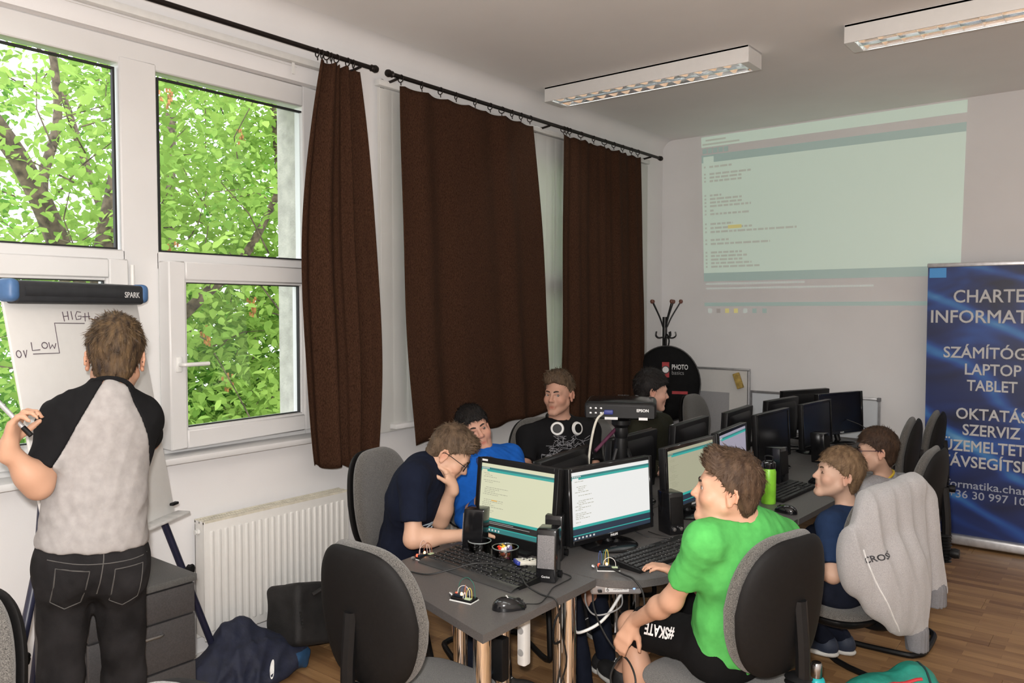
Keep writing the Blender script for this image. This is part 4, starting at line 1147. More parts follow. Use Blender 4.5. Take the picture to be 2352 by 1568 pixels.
def surf_object(name, F, lo, hi, vox, m, parent, smooth_it=0):
    V, Q = F.mesh(lo, hi, vox)
    for _ in range(smooth_it):                # light Laplacian polish
        acc = np.zeros_like(V); cnt = np.zeros(len(V))
        for a in range(4):
            np.add.at(acc, Q[:, a], V[Q[:, (a + 1) % 4]]); np.add.at(cnt, Q[:, a], 1)
        V = V * .5 + .5 * acc / np.maximum(cnt, 1)[:, None]
    me = np_mesh(name, V, Q)
    for k in (m if isinstance(m, (list, tuple)) else [m]): me.materials.append(k)
    return link(name, me, None, parent), V, Q

def hair_piece(P, c, M, s, style, m, parent, seed, vox):
    """style: side, top thickness, front lift, hairline height, nape"""
    rs = np.random.default_rng(seed)
    side, top, lift, hl, nape, sweep = style
    F = Field()
    def W(x, y, z): return c + (A3(x, y, z) * s) @ M
    F.ell(W(0, -.016, .032), A3(.0765 + side, .0965 + side, .085 + side) * s, M, .01)
    F.ell(W(0, -.012, .062), A3(.070 + side * .5, .092, .062 + top) * s, M, .02)
    if lift: F.ell(W(sweep * .02, .046, .090 + lift * .45), A3(.056, .034, .018 + lift) * s, M, .03)
    if nape: F.ell(W(0, -.062, -.030), A3(.058, .040, .050 + nape) * s, M, .02)
    ph = rs.uniform(0, 6.28, 8)
    def local(p): return ((p - c) @ M.T) / s
    # hairline: rises over the face, drops behind the ear, notched round the ear
    def line(p):
        q = local(p); x, y, z = q[:, 0], q[:, 1], q[:, 2]
        wob = .003 * np.sin(60 * x + ph[0]) + .003 * np.sin(95 * x + ph[1])
        zl = np.where(y > .03, hl - .02 + (y - .03) * .45, np.where(y > -.02, -.012 + (y + .02) * (hl - .008) / .05, -.012 + (y + .02) * 1.55))
        zl = np.maximum(zl, -.088 - nape)
        return (zl + wob - z) * .75 * s
    F.fn(line, 'i', .006)
    def strands(p):
        q = local(p); a = np.arctan2(q[:, 0], q[:, 1] + .05); rr = np.hypot(q[:, 0], q[:, 1] + .05)
        return s * (-.0022 * np.abs(np.sin(26 * a + 20 * rr + ph[2] + 2 * np.sin(9 * q[:, 2] * 6 + ph[5]))) - .0014 * np.sin(55 * a + ph[3] + 40 * q[:, 2]))
    F.fn(strands, 'd')
    lo, hi = c - .17 * s, c + .17 * s
    o, V, Q = surf_object('hair', F, lo, hi, vox, m, parent)
    if len(V) == 0: return o
    # fine locks laid over the cap
    fn = np.cross(V[Q[:, 1]] - V[Q[:, 0]], V[Q[:, 2]] - V[Q[:, 0]]); fn /= np.linalg.norm(fn, axis=1)[:, None] + 1e-9
    fcn = V[Q].mean(1); qf = local(fcn)
    outward = (((fcn - c) * fn).sum(1) > .2 * np.linalg.norm(fcn - c, axis=1))
    ids = np.nonzero(outward)[0]; n = min(len(ids), 2600); ids = rs.choice(ids, n, replace=False)
    crown = W(.012, -.062, .105)
    p = fcn[ids]; nn = fn[ids]
    d = p - crown; d += rs.normal(size=d.shape) * .012
    yy = qf[ids]
    frontm = (yy[:, 1] > .03) & (yy[:, 2] > .06)
    d[frontm] = d[frontm] * .4 + (M[1] * .05 + M[2] * .06 * (1 if lift else -.3) + M[0] * sweep * .05)
    d -= (d * nn).sum(1)[:, None] * nn; d /= np.linalg.norm(d, axis=1)[:, None] + 1e-9
    L_ = s * np.where(yy[:, 2] > .05, rs.uniform(.016, .034, n), rs.uniform(.008, .018, n)) * (1 if top > .006 else .6)
    wv = np.cross(nn, d); wd = s * rs.uniform(.0009, .0018, n)
    rise = np.where(yy[:, 2] > .05, rs.uniform(.0, .30 if lift else .16, n), rs.uniform(0, .12, n))
    a0 = p - nn * .001; a1 = p + d * (L_ * .55)[:, None] + nn * (L_ * rise * .4)[:, None]; a2 = p + d * L_[:, None] + nn * (L_ * rise * .7 - .001)[:, None]
    VV = np.stack([a0 - wv * wd[:, None], a0 + wv * wd[:, None], a1 + wv * wd[:, None] * .8 + nn * .0006, a1 - wv * wd[:, None] * .8 + nn * .0006, a2], 1).reshape(-1, 3)
    b = np.arange(n)[:, None] * 5
    Ft = np.concatenate([b + np.array([[0, 1, 2]]), b + np.array([[0, 2, 3]]), b + np.array([[3, 2, 4]])])
    l = link('hair_locks', np_mesh('hair_locks', VV, Ft), m, o); stuff(l)
    return o

def shoe(parent, ankle, toe, s, m, solem, accent=None):
    toe = nrm(A3(toe) * A3(1, 1, 0)); sd = np.cross(toe, A3(0, 0, 1)); base = A3(ankle[0], ankle[1], max(0., ankle[2] - .085 * s))
    M = np.stack([sd, toe, A3(0, 0, 1)])
    F = Field(); W = lambda x, y, z: base + (A3(x, y, z) * s) @ M
    F.ell(W(0, .115, .040), A3(.046, .085, .040) * s, M, .02).ell(W(0, -.01, .050), A3(.040, .060, .052) * s, M, .04).cone(W(0, -.01, .05), W(0, -.005, .105), .042 * s, .040 * s, .02)
    F.cut(W(0, 0, .018), A3(0, 0, -1)).cut(W(0, -.005, .105), A3(0, -.25, 1) @ M)
    o, _, _ = surf_object('shoe', F, base - .22 * s, base + .24 * s, .0065, m, parent)
    G = Field(); G.ell(W(0, .115, .018), A3(.049, .090, .03) * s, M, .02).ell(W(0, -.01, .018), A3(.043, .064, .03) * s, M, .05)
    G.cut(W(0, 0, .026), A3(0, 0, 1)).cut(W(0, 0, .0005), A3(0, 0, -1))
    surf_object('sole', G, base - .22 * s, base + .24 * s, .007, solem, o)
    lc = MB()
    for k in range(4): lc.tube([W(-.022, .045 + .018 * k, .072 - .008 * k), W(0, .05 + .018 * k, .0815 - .0085 * k), W(.022, .045 + .018 * k, .072 - .008 * k)], .0028 * s, 5)
    stuff(lc.build('laces', accent or WHITEM, o))
    return o

def glasses(parent, c, M, s, m, w=.026, h=.018):
    g = MB(); W = lambda x, y, z: Vector(c + (A3(x, y, z) * s) @ M)
    for q in (-1, 1):
        ring = []
        for a in np.linspace(0, 2 * math.pi, 25)[:-1]:
            ca, sa = math.cos(a), math.sin(a)
            ring.append(W(q * .032 + w * math.copysign(abs(ca) ** .62, ca), .0985 - .004 * abs(ca) - .004, .0 + h * math.copysign(abs(sa) ** .62, sa)))
        g.tube(ring, .0019 * s, 6, closed=True)
        g.tube(spline([W(q * .058, .090, .006), W(q * .074, .06, .008), W(q * .0825, 0, .008), W(q * .084, -.022, .004), W(q * .080, -.036, -.014)], 4), .0018 * s, 6)
    g.tube([W(-.007, .098, .003), W(0, .101, .006), W(.007, .098, .003)], .0017 * s, 6)
    o = g.build('glasses', m, parent)
    for q in (-1, 1):
        l = MB(); l.prism([(w * .95 * math.copysign(abs(math.cos(a)) ** .62, math.cos(a)), h * .95 * math.copysign(abs(math.sin(a)) ** .62, math.sin(a))) for a in np.linspace(0, 2 * math.pi, 21)[:-1]], -.0005, .0005,
            frame_mat(W(q * .032, .0935, 0), Vector(M[0]), Vector(M[2])))
        l.build('lens', PANE, o)
    return o

def person(key, label, skin=(.60, .365, .255), hair=None, hstyle=None, hairmat=None, shirt=None, sleeve=.62, sleeve_r=1.0, trousers=None, leg_cut=None, shoes=None, vox=.0045, spec=None,
           hands=((.5, None), (.5, None)), width=None, belly=0., seated=True, long_sleeve=False, fat=0., shirt_len=.03, wr=.006, eye=(.10, .07, .05), gaze=(0, 1, 0), neck_r=.052, raglan=None, closed=False, collar=None, waist=1.0, sock=None, knee_mat=None):
    s, hs, J = POSES[key]; P = {k: A3(v) for k, v in J.items()}
    base = (P['pelvis'] * A3(1, 1, 0)) if not seated else A3((P['pelvis'][0]), P['pelvis'][1], 0)
    t = thing('person', label, 'person', tuple(base))
    off = base
    for k in P:
        if k not in ('face', 'up'): P[k] = P[k] - off
    M = head_frame(P); c = P['head']
    W = lambda x, y, z: c + (A3(x, y, z) * hs) @ M
    w = width or np.linalg.norm(P['sr'] - P['sl'])
    # ---------- body: one continuous skin surface
    B = Field()
    head_ops(B, c, M, hs, fat, closed)
    B.cone(W(0, -.022, -.050), P['neck'] - nrm(P['neck'] - P['pelvis']) * .01, neck_r * s, (neck_r + .006) * s, .025)
    TM = torso(B, P, s, w, 0., belly * .7, .05, .86, waist=waist)
    for a, (cu, pn), sd in (('l', hands[0], 1), ('r', hands[1], -1)):
        S, E, Wp, H = P['s' + a], P['e' + a], P['w' + a], P['h%s_' % a]
        fm_ = E + (Wp - E) * .30
        B.cone(S, E, .045 * s, .0355 * s, .03).cone(E, fm_, .0355 * s, .0365 * s, .03).cone(fm_, Wp, .0365 * s, .0235 * s, .03)
        pn_ = A3(pn) if pn is not None else np.cross(H - Wp, Wp - E) + A3(0, 0, -.3)
        hand(B, Wp, H - Wp, pn_, sd, s * .93, cu)
    for a in 'lr':
        B.cone(P['p' + a], P['k' + a], .066 * s, .050 * s, .05).cone(P['k' + a], P['a' + a], .050 * s, .034 * s, .03)
        mid = P['k' + a] * .65 + P['a' + a] * .35; fwd = nrm(P['k' + a] - P['p' + a])
        B.ell(mid - fwd * .018 * s, A3(.047, .047, .075) * s, None, .05)
        B.cone(P['a' + a], P['a' + a] - A3(0, 0, .03), .034 * s, .038 * s, .02)
    pts = [P[k] for k in P if k not in ('face', 'up')]
    lo, hi = bounds(pts, .17); lo[2] = max(lo[2], -.02)
    zc = P['neck'][2] - .012                 # finer mesh from the collar upwards, the seam lies under the collar
    V, Q = B.mesh(lo, A3(hi[0], hi[1], zc), .0068 if key in ('teacher', 'green', 'navy') else .0078)
    h2 = c + A3(.2, .2, .2); l2 = np.minimum(c, P['neck']) - .16; l2[2] = zc - .004
    l2 = np.minimum(l2, A3(min(P['wl'][0], P['wr'][0], l2[0]), min(P['wl'][1], P['wr'][1], l2[1]), l2[2])) - A3(.1, .1, 0)
    h2 = np.maximum(hi, h2)
    Vh, Qh = B.mesh(l2, h2, vox)
    Q = np.concatenate([Q, Qh + len(V)]); V = np.concatenate([V, Vh])
    me = np_mesh('body', V, Q)
    ql = ((V - c) @ M.T) / hs
    col = np.tile(A3(*skin), (len(V), 1))
    near = (np.abs(ql).max(1) < .16)
    def blob(ctr, rad, tint, amt):
        nonlocal col
        d = (((ql - A3(ctr)) / A3(rad)) ** 2).sum(1); wgt = (np.exp(-d) * amt * near)[:, None]; col = col * (1 - wgt) + A3(tint) * wgt
    sk = A3(*skin)
    for q in (-1, 1):
        blob((q * .045, .06, -.030), (.022, .03, .02), sk * A3(1.02, .78, .74), .7); blob((q * .080, -.016, -.008), (.02, .022, .035), sk * A3(1.02, .74, .68), .75)
        blob((q * .032, .085, .001), (.016, .02, .010), sk * A3(.80, .68, .66), .6)
    blob((0, .105, -.03), (.014, .014, .012), sk * A3(1.0, .76, .72), .6)
    blob((0, .088, -.068), (.0185, .016, .0085), sk * A3(.82, .44, .42), 1.0)
    nz = sum(np.sin(V @ (RNG.normal(size=3) * 40) + i) for i in range(5)) / 5
    col *= (1 + .05 * nz)[:, None]
    hv = np.linalg.norm(V - P['wl'], axis=1); hr2 = np.linalg.norm(V - P['wr'], axis=1)
    at = me.color_attributes.new('tone', 'FLOAT_COLOR', 'POINT')
    at.data.foreach_set('color', np.concatenate([np.clip(col, 0, 1), np.ones((len(V), 1))], 1).astype(np.float32).ravel())
    me.materials.append(SKIN)
    body = link('body', me, None, t)
    # ---------- eyes and brows
    EW = mat('eye_white', (.46, .43, .41), .25, var=.02)
    IR = mat('iris_%s' % key, eye, .2, var=.1); HB = mat('brow_' + hairmat.name, (.022, .014, .010) if key != 'rnavy' else (.10, .06, .035), .8)
    for q in (-1, 1):
        if closed: MB().tube(spline([W(q * .020, .0825, -.004), W(q * .0315, .0855, -.0055), W(q * .043, .0775, -.003)], 4), .0013 * hs, 5).build('eyelashes', HB, t)
        e = MB().lathe([(0, -.0125), (.0065, -.0108), (.0108, -.0063), (.0125, 0), (.0108, .0063), (.0065, .0108), (0, .0125)], 16)
        e.bm.transform(Matrix.Diagonal((hs, hs, hs, 1)))
        eo = e.build('eye', EW, t, Vector(W(q * .0315, .0705, .0012)), smooth=180)
        gz = nrm(A3(gaze) @ M)
        MB().lathe([(0, .0132), (.0030, .0130), (.0056, .0121), (.0066, .0113)], 14, (0, 0, 0), gz).build('iris', IR, eo, smooth=180)
        br = MB().tube(spline([W(q * .012, .0905, .0185), W(q * .028, .0885, .0235), W(q * .041, .0790, .0215), W(q * .050, .0690, .0165)], 4), [k_ * .00125 * hs for k_ in (2.4, 3.0, 3.2, 3.3, 3.2, 3.2, 3.0, 2.8, 2.4, 2.0, 1.6, 1.1, .6)], 6)
        br.build('eyebrow', HB, t)
    if hstyle: hair_piece(P, c, M, hs, hstyle, hairmat, t, len(key) * 7 + 3, min(vox, .0042))
    # ---------- shirt
    up = TM[2]; objs = {'body': body}
    if shirt:
        Sh = Field(); torso(Sh, P, s, w, .013, belly, .05, 1.0, waist=waist)
        Sh.cut(P['pelvis'] - up * shirt_len, -up + TM[1] * .0, .006)
        for a in 'lr':
            S, E, Wp = P['s' + a], P['e' + a], P['w' + a]
            G = Field(); ax = nrm(E - S)
            if long_sleeve:
                G.cone(S, E, .060 * s * sleeve_r, .049 * s, .03).cone(E, Wp, .049 * s, .034 * s, .02).cut(Wp - nrm(Wp - E) * .01, Wp - E, .004)
            else:
                e = S + (E - S) * sleeve; G.cone(S, e + ax * .05, .060 * s * sleeve_r, (.055 * sleeve_r) * s, .03).cut(e, ax, .003)
            Sh.add(G, .03)
        nax = nrm(W(0, -.02, -.06) - P['neck'])
        Sh.cone(P['neck'] - up * .05, P['neck'] + nax * .002, (neck_r + .032) * s, (neck_r + .014) * s, .03)
        Sh.cone(P['neck'] - up * .02, P['neck'] + nax * .14, (neck_r + .004) * s, (neck_r + .02) * s, .008, 's')
        Sh.fn(wrinkle(len(key) * 3 + 1, wr, 34), 'd')
        lo2, hi2 = bounds([P[k] for k in ('sl', 'sr', 'el', 'er', 'wl', 'wr', 'neck', 'pelvis', 'chest')], .17)
        vs = max(vox + .0016, .0056)
        if raglan:                                   # sleeves of another colour run up to the neckline
            base_ops = list(Sh.ops)
            for a in 'lr':
                S = P['s' + a]; side = nrm(S - P['neck']); arm = S - up * .13 * s - side * .02; nk = P['neck'] + side * .050
                ln = arm - nk; nn = np.cross(np.cross(ln, side), ln); nn = nrm(nn); nn = nn if nn @ side > 0 else -nn
                Sh.fn(lambda p, nk=nk, nn=nn: (p - nk) @ nn, 'i', .001)
                G = Field(); G.ops = base_ops + [('i', lambda p, nk=nk, nn=nn: -((p - nk) @ nn), .001)]
                surf_object('sleeve', G, *bounds([P['neck'], S, P['e' + a]], .15), vs, raglan, t, 1)
        so, V2, Q2 = surf_object('shirt', Sh, lo2, hi2, vs, shirt, t, 1)
        objs['shirt'] = so
        if collar:
            ax = nrm(W(0, -.02, -.06) - P['neck']); u1 = nrm(np.cross(ax, TM[1])); u2 = np.cross(ax, u1)
            ring = [Vector(P['neck'] + ax * .020 + (u1 * math.cos(a) + u2 * math.sin(a)) * (neck_r + .013) * s - TM[1] * ((u1 * math.cos(a) + u2 * math.sin(a)) @ TM[1]) * .0 - ax * .020 * ((u1 * math.cos(a) + u2 * math.sin(a)) @ TM[1])) for a in np.linspace(0, 2 * math.pi, 33)[:-1]]
            MB().tube(ring, .0075 * s, 8, closed=True).build('collar', collar, t)
    # ---------- trousers
    if trousers:
        T = Field(); pe = P['pelvis']
        T.ell(pe - up * .01, A3(w * .49 * waist + .008, .120 * s, .115 * s), TM, .04)
        if seated: T.cone(P['pl'], P['pr'], .088 * s, .088 * s, .05)
        else:
            for a in 'lr': T.ell(P['p' + a] - TM[1] * .035 - up * .02, A3(.080, .080, .095) * s, TM, .05)
        T.cut(pe + up * (.085 if seated else .055) * s, up, .004)
        for a in 'lr':
            H_, K, An = P['p' + a], P['k' + a], P['a' + a]
            G = Field()
            if leg_cut is not None:
                ax = nrm(K - H_); e = H_ + (K - H_) * leg_cut
                G.cone(H_, e + ax * .1, .086 * s, .080 * s, .03).cut(e, ax, .004)
            else:
                G.cone(H_, K, .084 * s, .062 * s, .03).cone(K, An, .062 * s, .046 * s, .03).cut(An - A3(0, 0, .02), A3(0, 0, -1), .004)
            T.add(G, .05 if seated else .03)
        T.fn(wrinkle(len(key) * 5 + 2, wr, 30), 'd')
        lo3, hi3 = bounds([P[k] for k in ('pl', 'pr', 'kl', 'kr', 'al', 'ar', 'pelvis')], .16)
        to, V3, Q3 = surf_object('trousers' if leg_cut is None else 'shorts', T, lo3, hi3, .0056 if key == 'teacher' else .0078, trousers, t, 1)
        objs['trousers'] = to
    if shoes:
        for a in 'lr':
            toe = (P['k' + a] - P['p' + a]) * A3(1, 1, 0) if seated else A3(*P['face']) * A3(1, 1, 0)
            shoe(t, P['a' + a], toe, s, shoes[0], shoes[1], shoes[2] if len(shoes) > 2 else None)
    return dict(t=t, P=P, M=M, c=c, s=s, hs=hs, W=W, TM=TM, up=up, off=off, objs=objs)

def bvh_of(o):
    me = o.data; return BVHTree.FromPolygons([v.co.copy() for v in me.vertices], [tuple(p.vertices) for p in me.polygons])
def drape(me, bv, d, off=.0012):
    """presses a flat print onto a surface along direction d"""
    d = Vector(d).normalized()
    for v in me.vertices:
        h = bv.ray_cast(v.co - d * .5, d)
        if h[0] is not None: v.co = h[0] - d * off
def hairm(name, c, c2): return mat(name, c, .6, var=.3, spec=.22, scale=60, col2=c2, bump=.3, bscale=300, stretch=(1, 1, .3))
H_BROWN = hairm('hair_dark_brown', (.075, .043, .026), (.028, .016, .011)); H_MID = hairm('hair_mid_brown', (.10, .062, .038), (.035, .020, .013))
H_FAIR = hairm('hair_light_brown', (.24, .155, .088), (.10, .060, .034)); H_BLACK = hairm('hair_black', (.014, .011, .010), (.006, .005, .005)); H_TEACH = hairm('hair_teacher', (.12, .076, .038), (.020, .013, .010))
H_ASH = hairm('hair_ash_brown', (.15, .10, .062), (.055, .035, .022))
cloth = lambda n, c, **k: mat(n, c, .9, var=k.pop('var', .06), scale=k.pop('scale', 40), bump=.25, bscale=900, spec=.12, **k)
T_WHITE = cloth('white_tee', (.36, .342, .334)); T_BLACK = cloth('black_jersey', (.010, .010, .011)); T_GREEN = cloth('bright_green_tee', (.088, .41, .098)); T_NAVY = cloth('navy_tee', (.008, .011, .024))
T_BLUE = cloth('royal_blue_shirt', (.012, .115, .50)); T_OLIVE = cloth('dark_olive_tee', (.022, .022, .014)); T_NAVY2 = cloth('slate_navy_tee', (.018, .036, .088)); T_GREY = cloth('grey_melange', (.36, .36, .38), var=.12, scale=200)
JEANS = mat('black_denim', (.021, .020, .021), .95, var=.25, spec=.12, scale=9, bump=.35, bscale=700); SHORTS = cloth('black_shorts', (.006, .006, .0065)); JNAVY = mat('navy_denim', (.010, .013, .024), .95, spec=.12, var=.2, scale=12, bump=.3, bscale=700)
SOLE = mat('white_sole', (.65, .64, .60), .6); SHOEB = mat('black_shoe', (.015, .015, .016), .7, bump=.2); SHOEN = mat('navy_shoe', (.02, .03, .055), .6); LIME = mat('lime_accent', (.55, .75, .08), .5); GREYS = mat('grey_shoe', (.06, .055, .05), .7, bump=.4, bscale=120)

CAST = {}
CAST['teacher'] = person('teacher', 'young man in a white raglan tee with black sleeves writing on the flipchart', hairmat=H_TEACH, hstyle=(.004, .020, .016, .068, .004, .3), shirt=T_WHITE, raglan=T_BLACK, sleeve=.80, trousers=JEANS,
                         shoes=(SHOEB, SOLE), vox=.0042, seated=False, hands=((.95, (.7, .7, .0)), (.8, None)), width=.30, shirt_len=-.02, wr=.012, collar=T_BLACK, skin=(.52, .30, .20), waist=1.05)
CAST['green'] = person('green', 'boy in a bright green tee and black shorts sitting sideways at the curved desk', hairmat=H_MID, hstyle=(.008, .018, .020, .066, .006, .2), shirt=T_GREEN, sleeve=.66, sleeve_r=1.02, trousers=SHORTS, leg_cut=.90,
                       shoes=(SHOEB, SOLE), vox=.0040, hands=((.55, (-.3, .5, -.6)), (.5, None)), width=.36, wr=.011, shirt_len=.06, skin=(.54, .31, .21), waist=1.0, belly=.01, fat=.006)
CAST['navy'] = person('navy', 'boy in glasses and a navy tee propping his chin on his hand', hairmat=H_ASH, hstyle=(.004, .012, .006, .062, .002, 0), shirt=T_NAVY, sleeve=.72, sleeve_r=1.05, trousers=JNAVY, shoes=(GREYS, GREYS), vox=.0042,
                      hands=((1.25, None), (.5, (0, 0, -1))), width=.31, wr=.010, shirt_len=.06)
CAST['blue'] = person('blue', 'boy in a royal blue shirt lounging back in his chair', hairmat=H_BLACK, hstyle=(.006, .014, .0, .052, .004, 0), shirt=T_BLUE, long_sleeve=True, trousers=JNAVY, shoes=(SHOEB, SOLE), vox=.0048, width=.33, wr=.012, shirt_len=.06, skin=(.55, .30, .215))
CAST['black'] = person('black', 'teenager in a black printed tee with headphones round his neck', hairmat=H_ASH, hstyle=(.003, .022, .020, .070, .0, .3), shirt=T_BLACK, sleeve=.80, sleeve_r=1.08, trousers=JEANS, shoes=(SHOEB, SOLE), vox=.0048, width=.37,
                       wr=.009, gaze=(-.55, 1, .05), skin=(.50, .28, .20))
CAST['dark'] = person('dark', 'dark-haired boy in dark green seen in profile behind the projector', hairmat=H_BLACK, hstyle=(.008, .016, .0, .056, .004, 0), shirt=T_OLIVE, long_sleeve=True, trousers=JEANS, shoes=(SHOEB, SOLE), vox=.0050, width=.36, skin=(.52, .31, .235))
CAST['rnavy'] = person('rnavy', 'fair-haired boy in a slate navy tee with closed eyes', hairmat=H_FAIR, hstyle=(.008, .012, .0, .052, .008, -.3), shirt=T_NAVY2, sleeve=.80, sleeve_r=1.1, trousers=JNAVY, shoes=(SHOEN, SOLE, LIME), vox=.0042, width=.28, shirt_len=.06, skin=(.60, .385, .285), neck_r=.047, closed=True)
CAST['grey'] = person('grey', 'small boy in glasses and a grey sweater farthest along the right side', hairmat=H_BROWN, hstyle=(.008, .014, .0, .054, .006, 0), shirt=T_GREY, long_sleeve=True, trousers=JNAVY, shoes=(SHOEB, SOLE), vox=.0046, width=.29, shirt_len=.06, skin=(.55, .34, .245), neck_r=.047,
                      collar=mat('yellow_inner_collar', (.60, .42, .04), .8))
FRAMEB = mat('black_glasses_frame', (.010, .010, .011), .3); FRAMEP = mat('plum_glasses_frame', (.035, .010, .035), .3)
for k, m_ in (('teacher', FRAMEB), ('navy', FRAMEB), ('grey', FRAMEP)):
    c_ = CAST[k]; glasses(c_['t'], c_['c'], c_['M'], c_['hs'], m_)
# ================================================================== flipchart and the cabinet behind the teacher
FCX = frame_mat((.385, 1.345, 0), (-.465, .886, 0), (-.886, -.465, 0))
def thing_m(name, label, cat, M, group=None):
    t = thing(name, label, cat, M.translation, 0, group); t.rotation_euler = M.to_euler(); return t
fc = thing_m('flipchart', 'white flipchart board on dark tripod legs with HIGH and LOW written on it', 'flipchart', FCX)
SL = .16 / .88
def fb(a, z, off=0.): return Vector((a, -(1.74 - z) * SL - off, z))
BOARDM = mat('whiteboard_enamel', (.72, .71, .69), .22, var=.01); NAVYTUBE = mat('dark_blue_tube', (.018, .020, .045), .4); FCBAR = mat('flipchart_bar', (.028, .030, .034), .5); CAPBLUE = mat('blue_end_cap', (.07, .16, .34), .45); TRAYM = mat('white_tray', (.74, .74, .73), .4)
ex = Vector((1, 0, 0)); ey = (fb(0, 1.74) - fb(0, .86)).normalized()
mb = MB(); mb.b2(-.345, .345, -.90, .0, -.012, 0, .004); mb.bm.transform(frame_mat(fb(0, 1.745), ex, ey)); mb.build('board', BOARDM, fc)
bar = MB(); bar.tube([(-.30, -.012, 1.765), (.30, -.012, 1.765)], .038, 14); bar.b2(-.335, .335, -.045, .02, 1.722, 1.80, .014, 3); bar.build('clamp_bar', FCBAR, fc)
for q in (-1, 1): MB().b2(min(q * .315, q * .365), max(q * .315, q * .365), -.050, .022, 1.728, 1.806, .022, 4).build('end_cap', CAPBLUE, fc)
lettering('brand_lettering', 'SPARK', .032, WHITEM, fc, frame_mat((.20, -.0515, 1.750), (1, 0, 0), (0, 0, 1)), .0004, .0003)
MB().b2(-.36, .37, -.055, .004, -.006, .006, .004).build('pen_tray', TRAYM, fc, fb(0, .855))
MB().b2(-.02, .02, -.03, -.01, 0, .012, .004).build('tray_clip', BLACKP, fc, fb(.32, .895))
for q in (-1, 1):
    l = MB().tube([fb(q * .20, 1.35) + Vector((0, .03, 0)), Vector((q * .33, -.10, .86)), Vector((q * .69, -.17, .006))], .0155, 10).build('leg', NAVYTUBE, fc)
    MB().lathe([(0, 0), (.02, 0), (.018, .04), (0, .041)], 12, (q * .69, -.17, 0)).build('rubber_foot', BLACKP, l)
    MB().lathe([(0, 0), (.02, 0), (.02, .022), (0, .022)], 8, (q * .462, -.14, .58), (0, -1, 0)).cyl((q * .462 - .04, -.135, .58), (q * .462 + .04, -.135, .58), .010, 8).build('clamp_knob', BLACKP, l)
MB().tube([(0, .02, 1.5), (0, .16, .7), (0, .27, .004)], .013, 10).build('leg', NAVYTUBE, fc)
STROKES = [[(-0.089, 1.694), (-0.087, 1.659)], [(-0.064, 1.696), (-0.065, 1.664)], [(-0.087, 1.677), (-0.064, 1.679)], [(-0.046, 1.696), (-0.045, 1.665)], [(0.004, 1.692), (-0.015, 1.695), (-0.027, 1.68), (-0.025, 1.665), (-0.002, 1.667), (0.003, 1.678), (-0.014, 1.677)], [(0.025, 1.689), (0.019, 1.658)], [(0.044, 1.692), (0.042, 1.664)], [(0.008, 1.675), (0.049, 1.676)], [(0.093, 1.673), (0.078, 1.675), (0.071, 1.665), (0.085, 1.657), (0.084, 1.647), (0.066, 1.646)], [(0.139, 1.685), (0.13, 1.677)], [(0.013, 1.65), (-0.137, 1.654), (-0.139, 1.547), (-0.26, 1.55)], [(-0.26, 1.59), (-0.261, 1.562), (-0.226, 1.563)], [(-0.181, 1.587), (-0.179, 1.564), (-0.166, 1.578), (-0.159, 1.564), (-0.148, 1.582)], [(-0.3, 1.564), (-0.295, 1.54), (-0.285, 1.565)]]
STROKES += [[(cx + rx * math.cos(a), cz + rz * math.sin(a)) for a in np.linspace(0, 6.2, 13)] for cx, cz, rx, rz in ((-.202, 1.577, .013, .0105), (-.322, 1.553, .0105, .0115))]
INK = mat('marker_ink', (.10, .07, .09), .6)
pen = MB()
for st in STROKES: pen.tube([fb(a, z, .0012) for a, z in st], .0016, 5)
stuff(pen.build('handwriting', INK, fc))

CABM = mat('graphite_cabinet', (.058, .055, .056), .55, var=.12, scale=200); CABT = mat('graphite_top', (.10, .10, .098), .45, var=.12, scale=200)
cb = thing('drawer_cabinet', 'dark grey drawer cabinet behind the flipchart legs', 'cabinet', (.55, 1.385, 0))
MB().b2(-.215, .200, -.195, .195, .03, .695).build('carcass', CABM, cb)
MB().b2(-.222, .222, -.200, .200, .695, .720, .002).build('top', CABT, cb)
for z0, z1 in ((.04, .215), (.22, .395), (.40, .575), (.58, .69)):
    d = MB().b2(.200, .217, -.192, .192, z0, z1 - .003, .002).build('drawer', CABM, cb)
    if z1 < .68: MB().tube(spline([(.217, -.06, z1 - .04), (.237, -.055, z1 - .04), (.240, 0, z1 - .038), (.237, .055, z1 - .04), (.217, .06, z1 - .04)], 4), .0045, 8).build('handle', STEEL, d)
for sx in (-.18, .17):
    for sy in (-.16, .16): MB().lathe([(0, -.011), (.02, -.011), (.02, .011), (0, .011)], 14, (sx, sy, .02), (1, 0, 0)).build('castor', BLACKP, cb)
# the pen in the teacher's hand
TE = CAST['teacher']; hp = TE['P']['wl'] + TE['off'] + nrm(TE['P']['hl_'] - TE['P']['wl']) * .085
wand = thing('marker_pen', 'silver marker pen in the left hand of the young man', 'pen', tuple(hp))
dv = nrm(A3(-.55, -.42, .72)); sdv = Vector(dv)
MB().cyl(sdv * -.03, sdv * .095, .0065, 12).build('barrel', mat('silver_barrel', (.55, .56, .58), .3, .5), wand); MB().cyl(sdv * -.062, sdv * -.03, .0072, 12).build('cap', BLACKP, wand)

